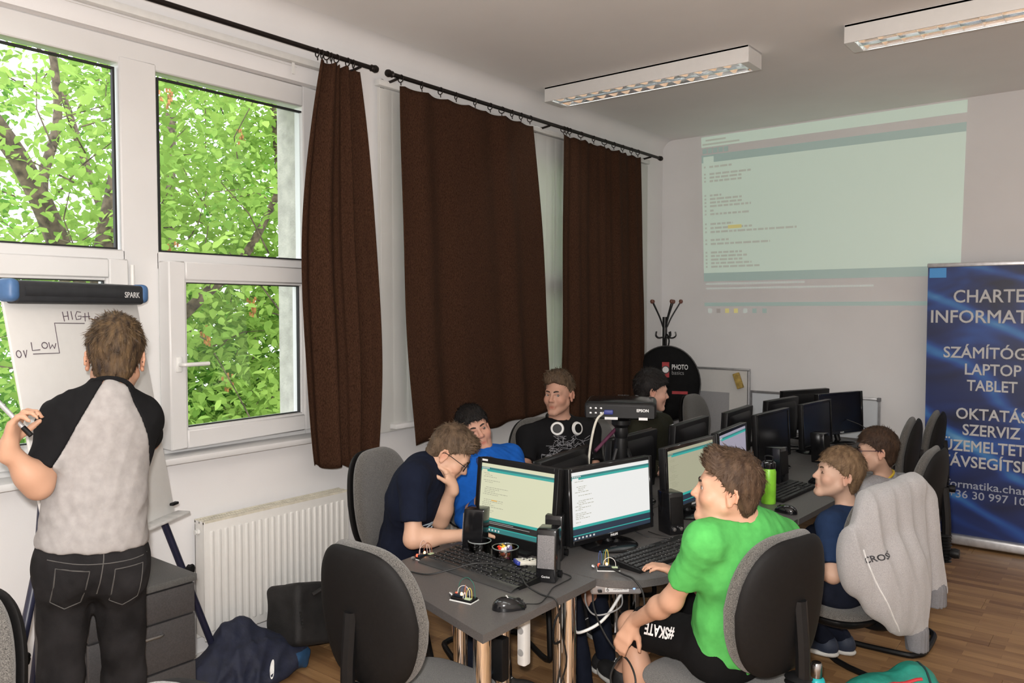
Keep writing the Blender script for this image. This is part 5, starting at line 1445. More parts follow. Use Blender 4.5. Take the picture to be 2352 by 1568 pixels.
# ================================================================== banner
BX, BY = 2.69, 6.50
bn = thing('rollup_banner', 'blue roll-up banner with white lettering against the far wall', 'banner', (BX, BY, 0))
def banner_mat():
    m = bpy.data.materials.new('banner_print'); m.use_nodes = True
    nt = m.node_tree; N = nt.nodes; L = nt.links; b = N['Principled BSDF']; b.inputs['Roughness'].default_value = .42
    tc = N.new('ShaderNodeTexCoord'); mp = N.new('ShaderNodeMapping'); mp.inputs['Rotation'].default_value = (0, .5, 0); mp.inputs['Scale'].default_value = (1.0, 1, 2.6)
    L.new(tc.outputs['Object'], mp.inputs[0])
    n1 = N.new('ShaderNodeTexNoise'); n1.inputs['Scale'].default_value = 1.5; n1.inputs['Detail'].default_value = 2; n1.inputs['Distortion'].default_value = .8; L.new(mp.outputs[0], n1.inputs[0])
    wv = N.new('ShaderNodeTexWave'); wv.wave_type = 'BANDS'; wv.inputs['Scale'].default_value = .55; wv.inputs['Distortion'].default_value = 4.5; wv.inputs['Detail'].default_value = 1.5; L.new(mp.outputs[0], wv.inputs[0])
    pw = N.new('ShaderNodeMath'); pw.operation = 'POWER'; pw.inputs[1].default_value = 9; L.new(wv.outputs['Fac'], pw.inputs[0])
    ml = N.new('ShaderNodeMath'); ml.operation = 'MULTIPLY_ADD'; ml.inputs[1].default_value = .38; L.new(pw.outputs[0], ml.inputs[0])
    sb = N.new('ShaderNodeMath'); sb.operation = 'MULTIPLY_ADD'; sb.inputs[1].default_value = 1.15; sb.inputs[2].default_value = -.28; L.new(n1.outputs['Fac'], sb.inputs[0]); L.new(sb.outputs[0], ml.inputs[2])
    rp = N.new('ShaderNodeValToRGB'); e = rp.color_ramp.elements
    e[0].position = .10; e[0].color = (.008, .012, .045, 1); e[1].position = 1.; e[1].color = (.22, .50, .75, 1)
    for p_, c_ in ((.32, (.012, .030, .15, 1)), (.52, (.022, .085, .36, 1)), (.75, (.05, .22, .55, 1))):
        k = e.new(p_); k.color = c_
    L.new(ml.outputs[0], rp.inputs[0]); L.new(rp.outputs[0], b.inputs['Base Color'])
    return m
MB().b2(-.42, .42, -.004, -.001, .085, 2.015).build('graphic_sheet', banner_mat(), bn, smooth=None)
MB().b2(-.43, .43, -.05, .05, .015, .085, .015, 3).build('cassette', mat('satin_aluminium', (.62, .62, .64), .35, .6), bn)
MB().b2(-.425, .425, -.010, .010, 2.010, 2.040, .005).build('top_rail', mat('satin_rail', (.68, .68, .70), .35, .5), bn)
MB().cyl((0, .03, .08), (0, .015, 2.02), .009, 10).build('pole', STEEL, bn)
for q in (-.28, .28): MB().b2(q - .035, q + .035, -.14, .05, .002, .016, .005).build('foot', mat('grey_foot', (.16, .16, .17), .5), bn)
LT = mat('banner_lettering', (.62, .62, .63), .5, var=.02); LT2 = mat('banner_thin_lettering', (.42, .46, .55), .5, var=.02)
for s_, zc, cap, wd, bold in (('CHARTER', 1.800, .090, .51, 1), ('INFORMATIKA', 1.655, .090, .80, 1), ('SZÁMÍTÓGÉP', 1.398, .078, .62, 1), ('LAPTOP', 1.280, .078, .345, 1), ('TABLET', 1.165, .076, .31, 1), ('OKTATÁS', .960, .078, .44, 1), ('SZERVIZ', .845, .078, .355, 1), ('ÜZEMELTETÉS', .728, .078, .60, 1), ('TÁVSEGÍTSÉG', .615, .078, .62, 1)):
    lettering('lettering', s_, cap / .70, LT, bn, frame_mat((0, -.0045, zc - cap / 2), (1, 0, 0), (0, 0, 1)), .0006, .0024, 'CENTER', wd)
for s_, zc, cap, wd in (('informatika.charter', .450, .055, .66), ('+36 30 997 101', .377, .055, .50)):
    lettering('lettering', s_, cap / .70, LT2, bn, frame_mat((0, -.0045, zc - cap / 2), (1, 0, 0), (0, 0, 1)), .0006, .0006, 'CENTER', wd)
MB().quad((-.41, -.0048, 1.935), (-.30, -.0048, 1.935), (-.30, -.0048, 2.005), (-.41, -.0048, 2.005)).build('projected_patch', emit('banner_projected_patch', (.05, .30, .55), .22, (.05, .22, .55)), bn, smooth=None)  # projector light on the sheet, painted as a glowing quad

# ================================================================== far corner: coat rack, round bag, boards
IRONB = mat('black_lacquer', (.010, .010, .011), .35); BEAD = mat('dark_wood_bead', (.16, .055, .035), .35)
cr = thing('coat_rack', 'black metal coat rack with wooden knobs in the far corner', 'coat rack', (.19, 6.40, 0))
MB().cyl((0, 0, .02), (0, 0, 1.64), .021, 16).build('pole', IRONB, cr)
MB().lathe([(0, 0), (.17, 0), (.18, .012), (.05, .03), (.0, .032)], 28).build('base', IRONB, cr)
for a in (2.9, 4.3, 5.6, .2, 1.5):
    dx, dy = math.cos(a), math.sin(a)
    ar = MB().tube(spline([(dx * .02, dy * .02, 1.55), (dx * .06, dy * .06, 1.64), (dx * .135, dy * .135, 1.765)], 5), .0065, 8).build('arm', IRONB, cr)
    MB().lathe([(0, -.02), (.012, -.015), (.018, 0), (.014, .015), (0, .02)], 14, (dx * .142, dy * .142, 1.775)).build('knob', BEAD, ar)
    MB().tube(spline([(dx * .02, dy * .02, 1.46), (dx * .07, dy * .07, 1.455), (dx * .10, dy * .10, 1.475), (dx * .095, dy * .095, 1.51)], 4), .0065, 8).build('hook', IRONB, cr)
rb = thing_m('reflector_bag', 'round black photo reflector bag hanging on the coat rack', 'bag', frame_mat((.335, 6.16, 1.075), (.93, .36, 0), (0, 0, 1)), None)
BAGM = mat('black_nylon', (.005, .005, .0055), .75, var=.2, spec=.15, bump=.2, bscale=300)
prf = [(0, .03), (.18, .032), (.27, .024), (.295, .0), (.27, -.024), (.18, -.03), (0, -.03)]
o = MB().lathe(prf, 48); o.bm.transform(Matrix.Diagonal((.95, 1.08, 1, 1))); o.build('disc', BAGM, rb)
MB().tube([(.295 * .955 * math.cos(a), .295 * 1.085 * math.sin(a), 0) for a in np.linspace(0, 6.2832, 49)[:-1]], .006, 6, closed=True).build('zip_seam', IRONB, rb)
MB().tube(spline([(-.012, .31, 0), (-.018, .37, 0), (.0, .42, 0), (.018, .37, 0), (.012, .31, 0)], 5), .006, 6).build('hanging_loop', BAGM, rb)
REDP = mat('red_print', (.42, .03, .035), .6)
MB().b2(-.035, .025, .055, .185, .0325, .0335).build('logo_block', REDP, rb)
MB().lathe([(0, .0345), (.026, .0345), (.026, .033)], 24, (-.005, .120, 0)).build('logo_disc', WHITEM, rb)
MB().lathe([(.026, .0342), (.034, .0342)], 24, (-.005, .120, 0)).build('logo_ring', IRONB, rb)
lettering('lettering', 'PHOTO', .058, WHITEM, rb, Matrix.Translation((.045, .125, .0335)), .0004, .0016, 'LEFT', .135)
lettering('lettering', 'basics', .050, mat('grey_print', (.28, .28, .28), .6), rb, Matrix.Translation((.045, .080, .0335)), .0004, 0, 'LEFT', .10)
MB().b2(.05, .18, -.085, -.060, .0325, .0335).build('red_line', REDP, rb)
ALU = mat('board_frame_alu', (.42, .42, .43), .4, .6); FELT = mat('grey_felt', (.40, .40, .41), .95, var=.1, scale=300)
pb = thing('notice_board', 'tall grey and white board on edge beside the round black bag', 'board', (.53, 6.60, 0))
MB().b2(-.35, .345, .0, .02, .30, 1.185).build('panel', BOARDM, pb)
MB().b2(-.35, .18, -.006, 0, .32, .985).build('felt_panel', FELT, pb)
f = MB(); f.b2(-.36, .36, -.008, .024, 1.180, 1.198, .003).b2(.342, .36, -.008, .024, .28, 1.180, .003).b2(-.36, -.342, -.008, .024, .28, 1.180).b2(-.36, .36, -.008, .024, .27, .29); f.build('frame', ALU, pb)
for q in (-.3, .3): MB().b2(q - .02, q + .02, -.10, .05, 0, .03, .004).b2(q - .012, q + .012, .0, .02, .02, .3).build('stand_foot', ALU, pb)
sg = MB().box((0, 0, 0), (.055, .035, .135), Matrix.Rotation(-.35, 3, 'Y'), .006)
sp_ = tag(sg.build('board_sponge', mat('yellow_sponge', (.52, .36, .10), .9, var=.2, bump=.4), None, (.80, 6.575, 1.095)), 'yellow sponge stuck to the right edge of the tall board', 'sponge')
wb = thing('whiteboard', 'low whiteboard leaning on the far wall behind the monitors', 'whiteboard', (1.40, 6.655, 0))
MB().b2(-.51, .51, .0, .014, .36, 1.0).build('panel', mat('glossy_whiteboard', (.72, .76, .80), .16, var=.01), wb)
f = MB(); f.b2(-.52, .52, -.006, .02, .992, 1.012, .002).b2(.505, .52, -.006, .02, .34, .992).b2(-.52, -.505, -.006, .02, .34, .992).b2(-.52, .52, -.006, .02, .335, .355); f.build('frame', ALU, wb)
MB().b2(.497, .524, -.009, .022, .985, 1.016, .004).build('corner_cap', mat('grey_cap', (.18, .18, .19), .5), wb)
for q in (-.4, .4): MB().b2(q - .02, q + .02, -.06, .02, 0, .34, .004).build('stand_foot', ALU, wb)

# ================================================================== projector on its tripod
pr_ = thing('projector', 'black projector on a tripod between the boys, seen from its connector side', 'projector', (1.585, 3.285, 1.185), math.radians(28))
MB().b2(-.165, .165, -.12, .14, .012, .095, .022, 4).build('casing', BLACKP, pr_)
MB().grid(lambda u, v: ((u - .5) * .30, (v - .5) * .23 + .01, .094 + .012 * math.sin(math.pi * u) ** .5 * math.sin(math.pi * v) ** .5), 16, 12).build('top_lid', BLACKG, pr_)
MB().b2(-.155, .155, -.1215, -.119, .02, .075).build('connector_panel', BLACKP, pr_)
for k in range(6): MB().lathe([(0, .0025), (.004, .0025), (.0065, .001), (.0065, 0)], 12, (-.135 + .024 * (k % 3), -.1215, .062 - .022 * (k // 3)), (0, -1, 0)).build('jack', STEEL, pr_)
MB().b2(-.072, -.030, -.150, -.121, .038, .058, .004).build('cable_plug', mat('blue_plug', (.03, .04, .22), .5), pr_)
lettering('brand_lettering', 'EPSON', .018, WHITEM, pr_, frame_mat((.075, -.1225, .050), (1, 0, 0), (0, 0, 1)), .0004, .0006)
lettering('brand_lettering', 'EPSON', .018, mat('faint_print', (.10, .10, .10), .5), pr_, Matrix.Translation((-.02, .06, .1065)), .0003, .0)
for x0, x1 in ((-.07, -.01), (.085, .125)): MB().b2(x0, x1, -.1235, -.1215, .012, .024).build('label_sticker', WHITEM, pr_)
MB().lathe([(0, .0), (.04, 0), (.042, .03), (.03, .032), (0, .02)], 24, (.06, .14, .055), (0, 1, 0)).build('lens', BLACKG, pr_)
for q in (-.12, .12): MB().cyl((q, .08, 0), (q, .08, .014), .012, 10).build('foot', BLACKP, pr_)
tp = thing('tripod', 'small silver and black tripod carrying the projector', 'tripod', (1.585, 3.285, DZ))
MB().lathe([(0, .36), (.028, .36), (.034, .385), (.03, .41), (.045, .425), (.045, .445), (0, .447)], 18).build('head', BLACKP, tp)
MB().cyl((0, 0, .10), (0, 0, .36), .013, 12).cyl((0, 0, .16), (0, 0, .20), .018, 12).build('centre_column', STEEL, tp)
MB().lathe([(0, .25), (.03, .25), (.036, .30), (.03, .36), (0, .362)], 12).build('leg_collar', BLACKP, tp)
for a in (.3, 2.4, 4.5):
    dx, dy = math.cos(a), math.sin(a)
    lg = MB().tube([(dx * .028, dy * .028, .31), (dx * .09, dy * .09, .15)], .0115, 8).build('leg', BLACKP, tp)
    MB().tube([(dx * .088, dy * .088, .155), (dx * .145, dy * .145, .008)], .008, 8).build('leg_tube', STEEL, lg)
    MB().lathe([(0, 0), (.012, 0), (.012, .014), (0, .015)], 10, (dx * .146, dy * .146, 0)).build('rubber_foot', BLACKP, lg)
    MB().tube([(0, 0, .14), (dx * .07, dy * .07, .20)], .004, 6).build('brace', STEEL, tp)
MB().tube([(-.02, -.02, .40), (-.055, -.14, .31)], .0085, 10).build('pan_handle', mat('plum_handle', (.09, .02, .05), .5), tp)
tag(MB().tube(spline([(1.585, 3.128, 1.23), (1.575, 3.085, 1.20), (1.565, 3.06, 1.12), (1.555, 3.05, 1.0), (1.56, 3.06, .88), (1.58, 3.08, .78), (1.60, 3.12, .742)], 6), .0055, 8).build('video_cable', mat('ivory_cable', (.62, .60, .52), .5)), 'ivory video cable hanging down from the projector', 'cable')

# ================================================================== things on the front table
GLASS = glass_mat('jar_glass', (.97, .98, .98), .16)
def jar(label, c, r, h):
    t = thing('glass_jar', label, 'jar', (c[0], c[1], DZ))
    MB().lathe([(0, .0), (r * .92, 0), (r, .006), (r, h * .82), (r * 1.04, h * .88), (r * 1.04, h), (r * .96, h), (r * .94, h * .85), (r * .93, .012), (0, .008)], 32).build('vessel', GLASS, t)
    MB().tube([(r * 1.0 * math.cos(a), r * 1.0 * math.sin(a), h - .002) for a in np.linspace(0, 6.2832, 33)[:-1]], .0022, 8, closed=True).build('rim', mat('glass_rim', (.40, .44, .44), .1), t)
    return t
jar('open glass jar nearly empty beside the keyboard', (1.490, 2.365), .045, .062)
jar('glass jar full of bright wrapped sweets', (1.620, 2.365), .050, .060)
SW = [mat('sweet_%d' % k, c, .25, coat=.5) for k, c in enumerate([(.75, .05, .03), (.85, .35, .03), (.9, .6, .05), (.7, .08, .25), (.85, .8, .75), (.12, .10, .25), (.8, .15, .05)])]
rs = random.Random(3)
for k in range(26):
    lay = k // 9; a = k * 2.4; rr = (.030 if k % 9 else .004) * (1 if lay < 2 else .7)
    p = (1.620 + rr * math.cos(a), 2.365 + rr * math.sin(a), DZ + .020 + lay * .0165)
    ci = rs.randrange(7)
    o = MB().lathe([(0, -.0085), (.006, -.006), (.0085, 0), (.006, .006), (0, .0085)], 8).lathe([(0, .007), (.006, .013), (0, .0125)], 6).build('sweet', SW[ci], None, p, (rs.uniform(0, 3), rs.uniform(0, 3), 0))
    tag(o, 'small %s wrapped sweet in the full glass jar' % ('red', 'orange', 'yellow', 'pink', 'white', 'dark purple', 'vermilion')[ci], 'sweet', 'sweets in the full jar')
for k in range(5):
    a = k * 1.26
    o = MB().lathe([(0, -.006), (.008, -.004), (.009, 0), (.006, .005), (0, .006)], 8).build('nut', mat('brown_nut', (.16, .07, .04), .5), None, (1.490 + .022 * math.cos(a), 2.365 + .022 * math.sin(a), DZ + .0165))
    tag(o, 'small brown nut left in the open glass jar', 'nut', 'nuts in the open jar')
rm = thing('remote_control', 'pale grey remote control on the right end of the keyboard', 'remote', (1.755, 2.35, DZ + .022), math.radians(-32), None, math.radians(-6))
MB().b2(-.024, .024, -.062, .062, 0, .018, .007, 3).build('case', mat('pale_grey_plastic', (.62, .60, .52), .4), rm)
MB().b2(-.0245, .0245, -.0655, -.050, .001, .017, .005).build('front_window', mat('blue_window', (.03, .05, .30), .3), rm)
for r_ in range(5):
    for q in range(3): MB().b2(-.017 + q * .0125, -.008 + q * .0125, -.035 + r_ * .018, -.028 + r_ * .018, .018, .0198, .001, 1).build('button', BLACKP if (r_ + q) % 2 else WHITEP, rm)
def jumper(mb_pts, r, m, par): MB().tube(spline(mb_pts, 6), r, 6).build('jumper_wire', m, par)
WM = {n: mat('wire_' + n, c, .45) for n, c in dict(white=(.75, .72, .68), green=(.03, .16, .12), yellow=(.70, .55, .10), blue=(.05, .10, .30), brown=(.35, .13, .08), pink=(.70, .50, .45), red=(.6, .04, .03)).items()}
def breadboard(label, c, rz, wires, led=True):
    t = thing('breadboard', label, 'circuit board', (c[0], c[1], DZ), rz, 'breadboards with jumper wires')
    MB().b2(-.0425, .0425, -.025, .025, 0, .0025).build('backing', WHITEP, t)
    MB().b2(-.041, .041, -.021, .021, .0025, .0105, .001, 1).build('board', BLACKP, t)
    MB().b2(-.036, .006, -.010, .010, .0105, .018, .001).build('microcontroller', mat('pcb_dark', (.012, .02, .03), .4), t)
    MB().b2(.012, .034, -.018, -.004, .0105, .0135).build('sensor', mat('pcb_light', (.45, .55, .35), .5), t)
    MB().lathe([(0, 0), (.005, 0), (.005, .006), (.0035, .009), (0, .010)], 12, (-.034, .006, .0105)).build('red_light', emit('led_red', (1., .08, .03), 2.5, (.5, .03, .02)), t)
    MB().lathe([(0, 0), (.0045, 0), (.0045, .006), (.003, .009), (0, .010)], 12, (-.006, -.006, .018)).build('amber_light', emit('led_amber', (1., .45, .18), 5., (.6, .2, .05)), t)
    MB().lathe([(0, 0), (.006, .0), (.0075, .008), (.005, .014), (0, .015)], 10, (-.050, .004, .006), (-1, 0, .5)).build('potentiometer', STEEL, t)
    for col_, x0, x1, y0, h in wires: jumper([(x0, y0, .010), (x0 + (x1 - x0) * .1, y0 + .002, .010 + h * .7), ((x0 + x1) / 2, y0 + .004, .010 + h), (x1 - (x1 - x0) * .1, y0 + .002, .010 + h * .7), (x1, y0, .010)], .0011, WM[col_], t)
    return t
W1 = [('green', -.032, .036, .012, .062), ('white', -.030, .020, .004, .036), ('blue', -.018, .006, .010, .034), ('yellow', .010, .032, -.002, .034), ('white', .004, .012, -.012, .02), ('brown', .0, .004, .002, .040)]
breadboard('small breadboard with a tall green wire loop in front of the keyboard', (1.765, 1.965), math.radians(8), W1)
breadboard('small breadboard with pink wires left of the keyboard', (1.336, 2.215), math.radians(88), [('pink', -.03, .03, .0, .040), ('pink', -.02, .02, .006, .055), ('brown', -.01, .034, -.006, .045)])
breadboard('small breadboard with a glowing light on the curved desk', (1.975, 2.535), math.radians(35), [('yellow', -.012, .002, .006, .062), ('green', -.02, .0, .010, .060), ('white', -.02, .028, -.008, .036), ('blue', -.036, -.024, .008, .055)])

bt = thing('drinks_bottle', 'bright green drinks bottle with a black lid on the desk', 'bottle', (2.065, 3.915, DZ))
MB().lathe([(0, 0), (.034, 0), (.036, .004), (.036, .16), (.030, .178), (0, .180)], 24).build('body', mat('lime_green', (.28, .72, .05), .35), bt)
MB().lathe([(0, .176), (.033, .176), (.035, .190), (.033, .205), (.02, .214), (0, .216)], 24).build('lid', BLACKG, bt)
MB().tube(spline([(-.02, 0, .212), (-.02, 0, .232), (.0, 0, .238), (.02, 0, .232), (.02, 0, .212)], 4), .004, 6).build('loop', BLACKP, bt)

# ================================================================== under the desks
mp_ = thing('mini_computer', 'flat silver mini computer fixed under the curved desk edge', 'computer', (1.985, 2.56, .655), math.radians(40))
MB().b2(-.095, .095, -.06, .12, 0, .042, .010, 3).build('case', mat('silver_case', (.36, .34, .34), .35, .3), mp_)
MB().b2(-.042, .045, -.0612, -.0595, .012, .032).build('label_sticker', WHITEM, mp_)
lettering('lettering', '6', .022, mat('print_black', (.02, .02, .02), .6), mp_, frame_mat((-.038, -.0614, .014), (1, 0, 0), (0, 0, 1)), .0002, .0)
lettering('lettering', 'INFORMATIKA', .008, MATS['print_black'], mp_, frame_mat((-.012, -.0614, .018), (1, 0, 0), (0, 0, 1)), .0002, .0)
MB().lathe([(0, .001), (.004, .001), (.004, 0)], 10, (.065, -.0605, .024), (0, -1, 0)).build('power_light', emit('led_blue', (.15, .3, 1.), 4.), mp_)
MB().b2(-.07, -.055, -.075, -.060, .014, .022, .002).build('usb_plug', BLACKP, mp_)
MB().b2(-.10, .10, -.05, .12, .0425, .0525).build('mounting_bracket', BLACKP, mp_)
mp2 = thing('mini_computer', 'flat silver mini computer under the desk beside the fair-haired boy', 'computer', (2.15, 4.15, .655), math.radians(90))
MB().b2(-.095, .095, -.06, .12, 0, .042, .010, 3).build('case', MATS['silver_case'], mp2); MB().b2(-.042, .045, -.0612, -.0595, .012, .032).build('label_sticker', WHITEM, mp2); MB().b2(-.10, .10, -.05, .12, .0425, .0525).build('mounting_bracket', BLACKP, mp2)
psu = thing('power_adapter', 'black power adapter with a small blue light hanging under the front table', 'power adapter', (1.80, 2.10, .43))
MB().b2(-.035, .035, -.02, .02, 0, .15, .006).build('case', BLACKP, psu); MB().lathe([(0, .001), (.0035, .001), (.0035, 0)], 8, (-.018, -.0205, .02), (0, -1, 0)).build('status_light', emit('led_white', (.6, .8, 1.), 5.), psu)
MB().tube(spline([(0, 0, .15), (.0, .0, .22), (.03, .03, .275)], 5), .004, 6).build('lead', BLACKP, psu)
pst = thing('power_strip', 'white power strip hung upright below the front table', 'power strip', (1.79, 2.26, .42))
MB().b2(-.018, .018, -.02, .02, 0, .26, .008).build('body', WHITEP, pst)
for k in range(3): MB().lathe([(0, .001), (.013, .001), (.013, 0)], 14, (0, -.0205, .05 + .08 * k), (0, -1, 0)).build('socket', mat('socket_grey', (.4, .4, .4), .5), pst)
MB().tube(spline([(0, 0, .26), (0, .02, .275), (-.02, .03, .284)], 5), .004, 6).build('lead', WHITEP, pst)
CB = mat('black_cable', (.012, .012, .012), .5)
def cable(label, pts, r=.0032, m=None, name='cable'): return tag(MB().tube(spline(pts, 7), r, 7).build(name, m or CB), label, 'cable')
zt = DZ + .004
cable('thin black cable lying across the keyboard on the front table', [(1.32, 2.03, zt), (1.42, 2.05, zt), (1.50, 2.07, zt + .001), (1.56, 2.13, .756), (1.62, 2.20, .772), (1.72, 2.24, .771), (1.80, 2.22, .768), (1.87, 2.17, .752), (1.94, 2.16, zt), (2.003, 2.15, zt + .001), (2.012, 2.16, .70), (2.0, 2.20, .60), (1.99, 2.24, .50), (1.96, 2.26, .42), (1.95, 2.24, .36)])
cable('black mouse cable on the front table', [(1.965, 2.045, zt + .006), (1.985, 2.09, zt), (1.965, 2.16, zt), (1.935, 2.235, zt), (1.93, 2.30, zt), (1.92, 2.37, zt), (1.86, 2.39, zt)], .0022)
cable('thick black cable looping from the glowing breadboard past the knee', [(1.995, 2.52, DZ + .012), (2.06, 2.505, zt + .002), (2.112, 2.482, zt + .002), (2.155, 2.475, .70), (2.165, 2.46, .62), (2.14, 2.44, .54), (2.09, 2.42, .47), (2.075, 2.39, .41), (2.11, 2.37, .355), (2.16, 2.37, .36), (2.175, 2.39, .42), (2.13, 2.42, .47), (2.06, 2.43, .50), (2.0, 2.44, .56), (1.965, 2.45, .62), (1.945, 2.475, .67)], .0036)
cable('white cable sagging under the curved desk', [(2.0, 2.60, .64), (1.98, 2.50, .56), (1.93, 2.44, .52), (1.88, 2.45, .51), (1.82, 2.50, .56), (1.78, 2.58, .64)], .0055, WHITEP)
cable('black monitor cable trailing behind the bright white monitor', [(1.79, 2.92, .80), (1.88, 3.0, zt), (1.98, 3.02, zt), (2.02, 2.95, zt), (1.97, 2.88, zt)], .0022)
cable('black speaker cable on the curved desk', [(1.93, 3.20, zt), (2.0, 3.22, zt), (2.06, 3.15, zt), (2.0, 3.08, zt), (1.92, 3.05, zt), (1.85, 3.07, zt)], .002)
cable('black cable hanging behind the farthest glaring monitor', [(1.83, 6.1, .90), (1.93, 6.12, .86), (1.99, 6.14, .80), (2.0, 6.16, zt), (1.93, 6.2, zt)], .003)
cable('black cable lying on the floor under the front chair', [(1.2, 2.05, .005), (1.35, 2.2, .005), (1.5, 2.35, .005), (1.7, 2.4, .005)], .004)

cable('black cable drooping from the table leg to the floor', [(1.88, 2.38, .70), (1.90, 2.36, .5), (1.88, 2.33, .3), (1.86, 2.36, .12), (1.80, 2.42, .006), (1.66, 2.46, .006)], .004)
cable('black cable coiled behind the front table legs', [(1.82, 2.50, .69), (1.86, 2.46, .52), (1.80, 2.44, .44), (1.76, 2.50, .50), (1.80, 2.55, .60), (1.84, 2.52, .68)], .0045)
cable('grey cable hanging in an arc below the silver mini computer', [(1.98, 2.62, .645), (2.02, 2.55, .60), (1.96, 2.48, .575), (1.90, 2.50, .60), (1.86, 2.56, .66)], .003, mat('grey_cable', (.3, .3, .3), .5))
ub = thing('power_block', 'black power block lying on the floor behind the front table leg', 'power block', (1.93, 2.62, 0), .6)
MB().b2(-.05, .05, -.09, .09, 0, .055, .008).build('case', BLACKP, ub); MB().tube(spline([(0, .09, .03), (0, .14, .02), (-.05, .2, .006)], 5), .004, 6).build('lead', CB, ub)

# ================================================================== things on the floor
BK = mat('black_cordura', (.012, .011, .011), .75, var=.3, scale=12, bump=.3, bscale=300)
bg_ = thing('equipment_bag', 'large black equipment bag lying by the radiator', 'bag', (.31, 2.48, 0), math.radians(4))
F = Field(); Mx = np.array(Matrix.Rotation(math.radians(-14), 3, 'X') @ Matrix.Rotation(math.radians(-16), 3, 'Y')).T
F.box((0, .02, .185), (.115, .24, .145), Mx, .03); F.fn(wrinkle(4, .010, 16, stretch=(1, 1, 1)), 'd'); F.cut((0, 0, .004), (0, 0, -1))
surf_object('bag_body', F, A3(-.35, -.42, -.01), A3(.35, .45, .5), .007, BK, bg_, 1)
z_ = MB()
for k in range(14): z_.box(Vector((.142 - .0035 * k, -.215 + .006 * k, .29 - .0185 * k)), (.012, .008, .010))
stuff(z_.build('zip_teeth', mat('black_zip', (.03, .03, .03), .35), bg_))
MB().tube(spline([(.10, -.10, .335), (.14, -.04, .372), (.14, .08, .392), (.11, .14, .392)], 5), .010, 8).build('carry_handle', BK, bg_)
jk = thing('jacket', 'navy jacket crumpled on the floor with a shining reflective patch', 'jacket', (.30, 2.10, 0))
JN = mat('navy_softshell', (.012, .016, .038), .75, var=.15, bump=.3); JB = mat('blue_softshell', (.02, .075, .17), .7)
F = Field()
for c_, r_ in (((.0, -.02, .10), (.14, .20, .12)), ((-.03, -.20, .07), (.11, .14, .08)), ((.03, .14, .07), (.13, .16, .075)), ((-.05, -.03, .19), (.07, .10, .085)), ((.08, .02, .04), (.12, .20, .045))): F.ell(c_, r_, None, .05)
F.fn(wrinkle(12, .040, 20, 6, (1, 1, 1)), 'd'); F.cut((0, 0, .004), (0, 0, -1))
jo, JV, JQ = surf_object('body', F, A3(-.28, -.42, -.01), A3(.32, .40, .40), .007, [JN, JB], jk, 1)
fm = JV[JQ].mean(1); jo.data.polygons.foreach_set('material_index', ((fm[:, 1] > .16) & (fm[:, 2] < .10) & (fm[:, 0] > .05)).astype(np.int32))
bvj = bvh_of(jo); pm = MB(); pm.prism([(.02 * math.cos(a) , .045 * math.sin(a)) for a in np.linspace(0, 6.28, 17)[:-1]], 0, .001, frame_mat((.3, -.045, .135), (-.53, .85, 0), (.2, .1, 1))).bm
me = pm.mesh('reflective_patch'); drape(me, bvj, (-.85, .4, -.35), .003); link('reflective_patch', me, mat('reflective_white', (.9, .9, .88), .25, emis=.0), jk)
tb = thing('backpack', 'teal green backpack with a red zip on the floor at the bottom right', 'backpack', (2.76, 3.34, 0), math.radians(35))
TEAL = mat('teal_nylon', (.015, .25, .19), .6, var=.1, bump=.3)
F = Field(); F.ell((0, 0, .12), (.20, .14, .145), None, .05).ell((.12, .04, .15), (.11, .12, .15), None, .04).ell((-.12, -.02, .08), (.10, .10, .10), None, .04); F.fn(wrinkle(6, .014, 22, stretch=(1, 1, 1)), 'd'); F.cut((0, 0, .004), (0, 0, -1))
to_, TV, TQ = surf_object('bag_body', F, A3(-.32, -.25, -.01), A3(.32, .25, .36), .007, TEAL, tb, 1)
bvt = bvh_of(to_)
def on_surf(bv, p, d):
    h = bv.ray_cast(Vector(p) - Vector(d) * .5, Vector(d)); h = h if h[0] is not None else bv.find_nearest(Vector(p)); return h[0] if h[0] is not None else Vector(p)
MB().tube([on_surf(bvt, (x, -.05 + .02 * math.sin(x * 9), .3), (0, 0, -1)) for x in np.linspace(-.17, .12, 14)], .007, 6).build('zip', mat('red_zip', (.55, .03, .04), .5), tb)
MB().tube([on_surf(bvt, (.15, y, .3), (0, 0, -1)) for y in np.linspace(-.04, .10, 6)], .006, 6).build('piping', mat('dark_piping', (.01, .04, .04), .6), tb)
wb_ = thing('water_bottle', 'turquoise steel water bottle standing by the teal backpack', 'bottle', (2.525, 3.225, 0))
MB().lathe([(0, 0), (.035, 0), (.037, .006), (.037, .205), (.031, .228), (.022, .236), (0, .237)], 24).build('body', mat('turquoise_paint', (.02, .52, .55), .3), wb_)
MB().lathe([(0, .233), (.0225, .233), (.0235, .24), (.0235, .285), (.018, .294), (0, .295)], 20).build('cap', mat('cap_steel', (.45, .45, .46), .2, 1.), wb_)
# ================================================================== clothes details
G = CAST['green']; off = Vector(G['off'])
# reflective print on the shorts (upside down along the thigh)
sh = G['objs']['trousers']; bv = bvh_of(sh); P = G['P']
kn, hp_ = P['kl'], P['pl']; ax = nrm(kn - hp_); vw = nrm(A3(3.52, 0, 1.7) - (G['off'] + (kn + hp_) / 2)); oy = np.cross(vw, ax)
me = text_mesh('#SKATE', .050, .0004, .0012, 'CENTER'); me.transform(Matrix.Diagonal((.72, 1.05, 1, 1)))
me.transform(frame_mat(Vector(hp_ + (kn - hp_) * .645 + vw * .2 + oy * (-.022)), Vector(ax), Vector(-np.cross(ax, vw))))
bm_ = bmesh.new(); bm_.from_mesh(me); bmesh.ops.subdivide_edges(bm_, edges=[e for e in bm_.edges if e.calc_length() > .012], cuts=1); bm_.to_mesh(me); bm_.free()
drape(me, bv, -vw, .0022); me.materials.clear(); link('print', me, mat('reflective_print', (.85, .85, .85), .4), G['t'])
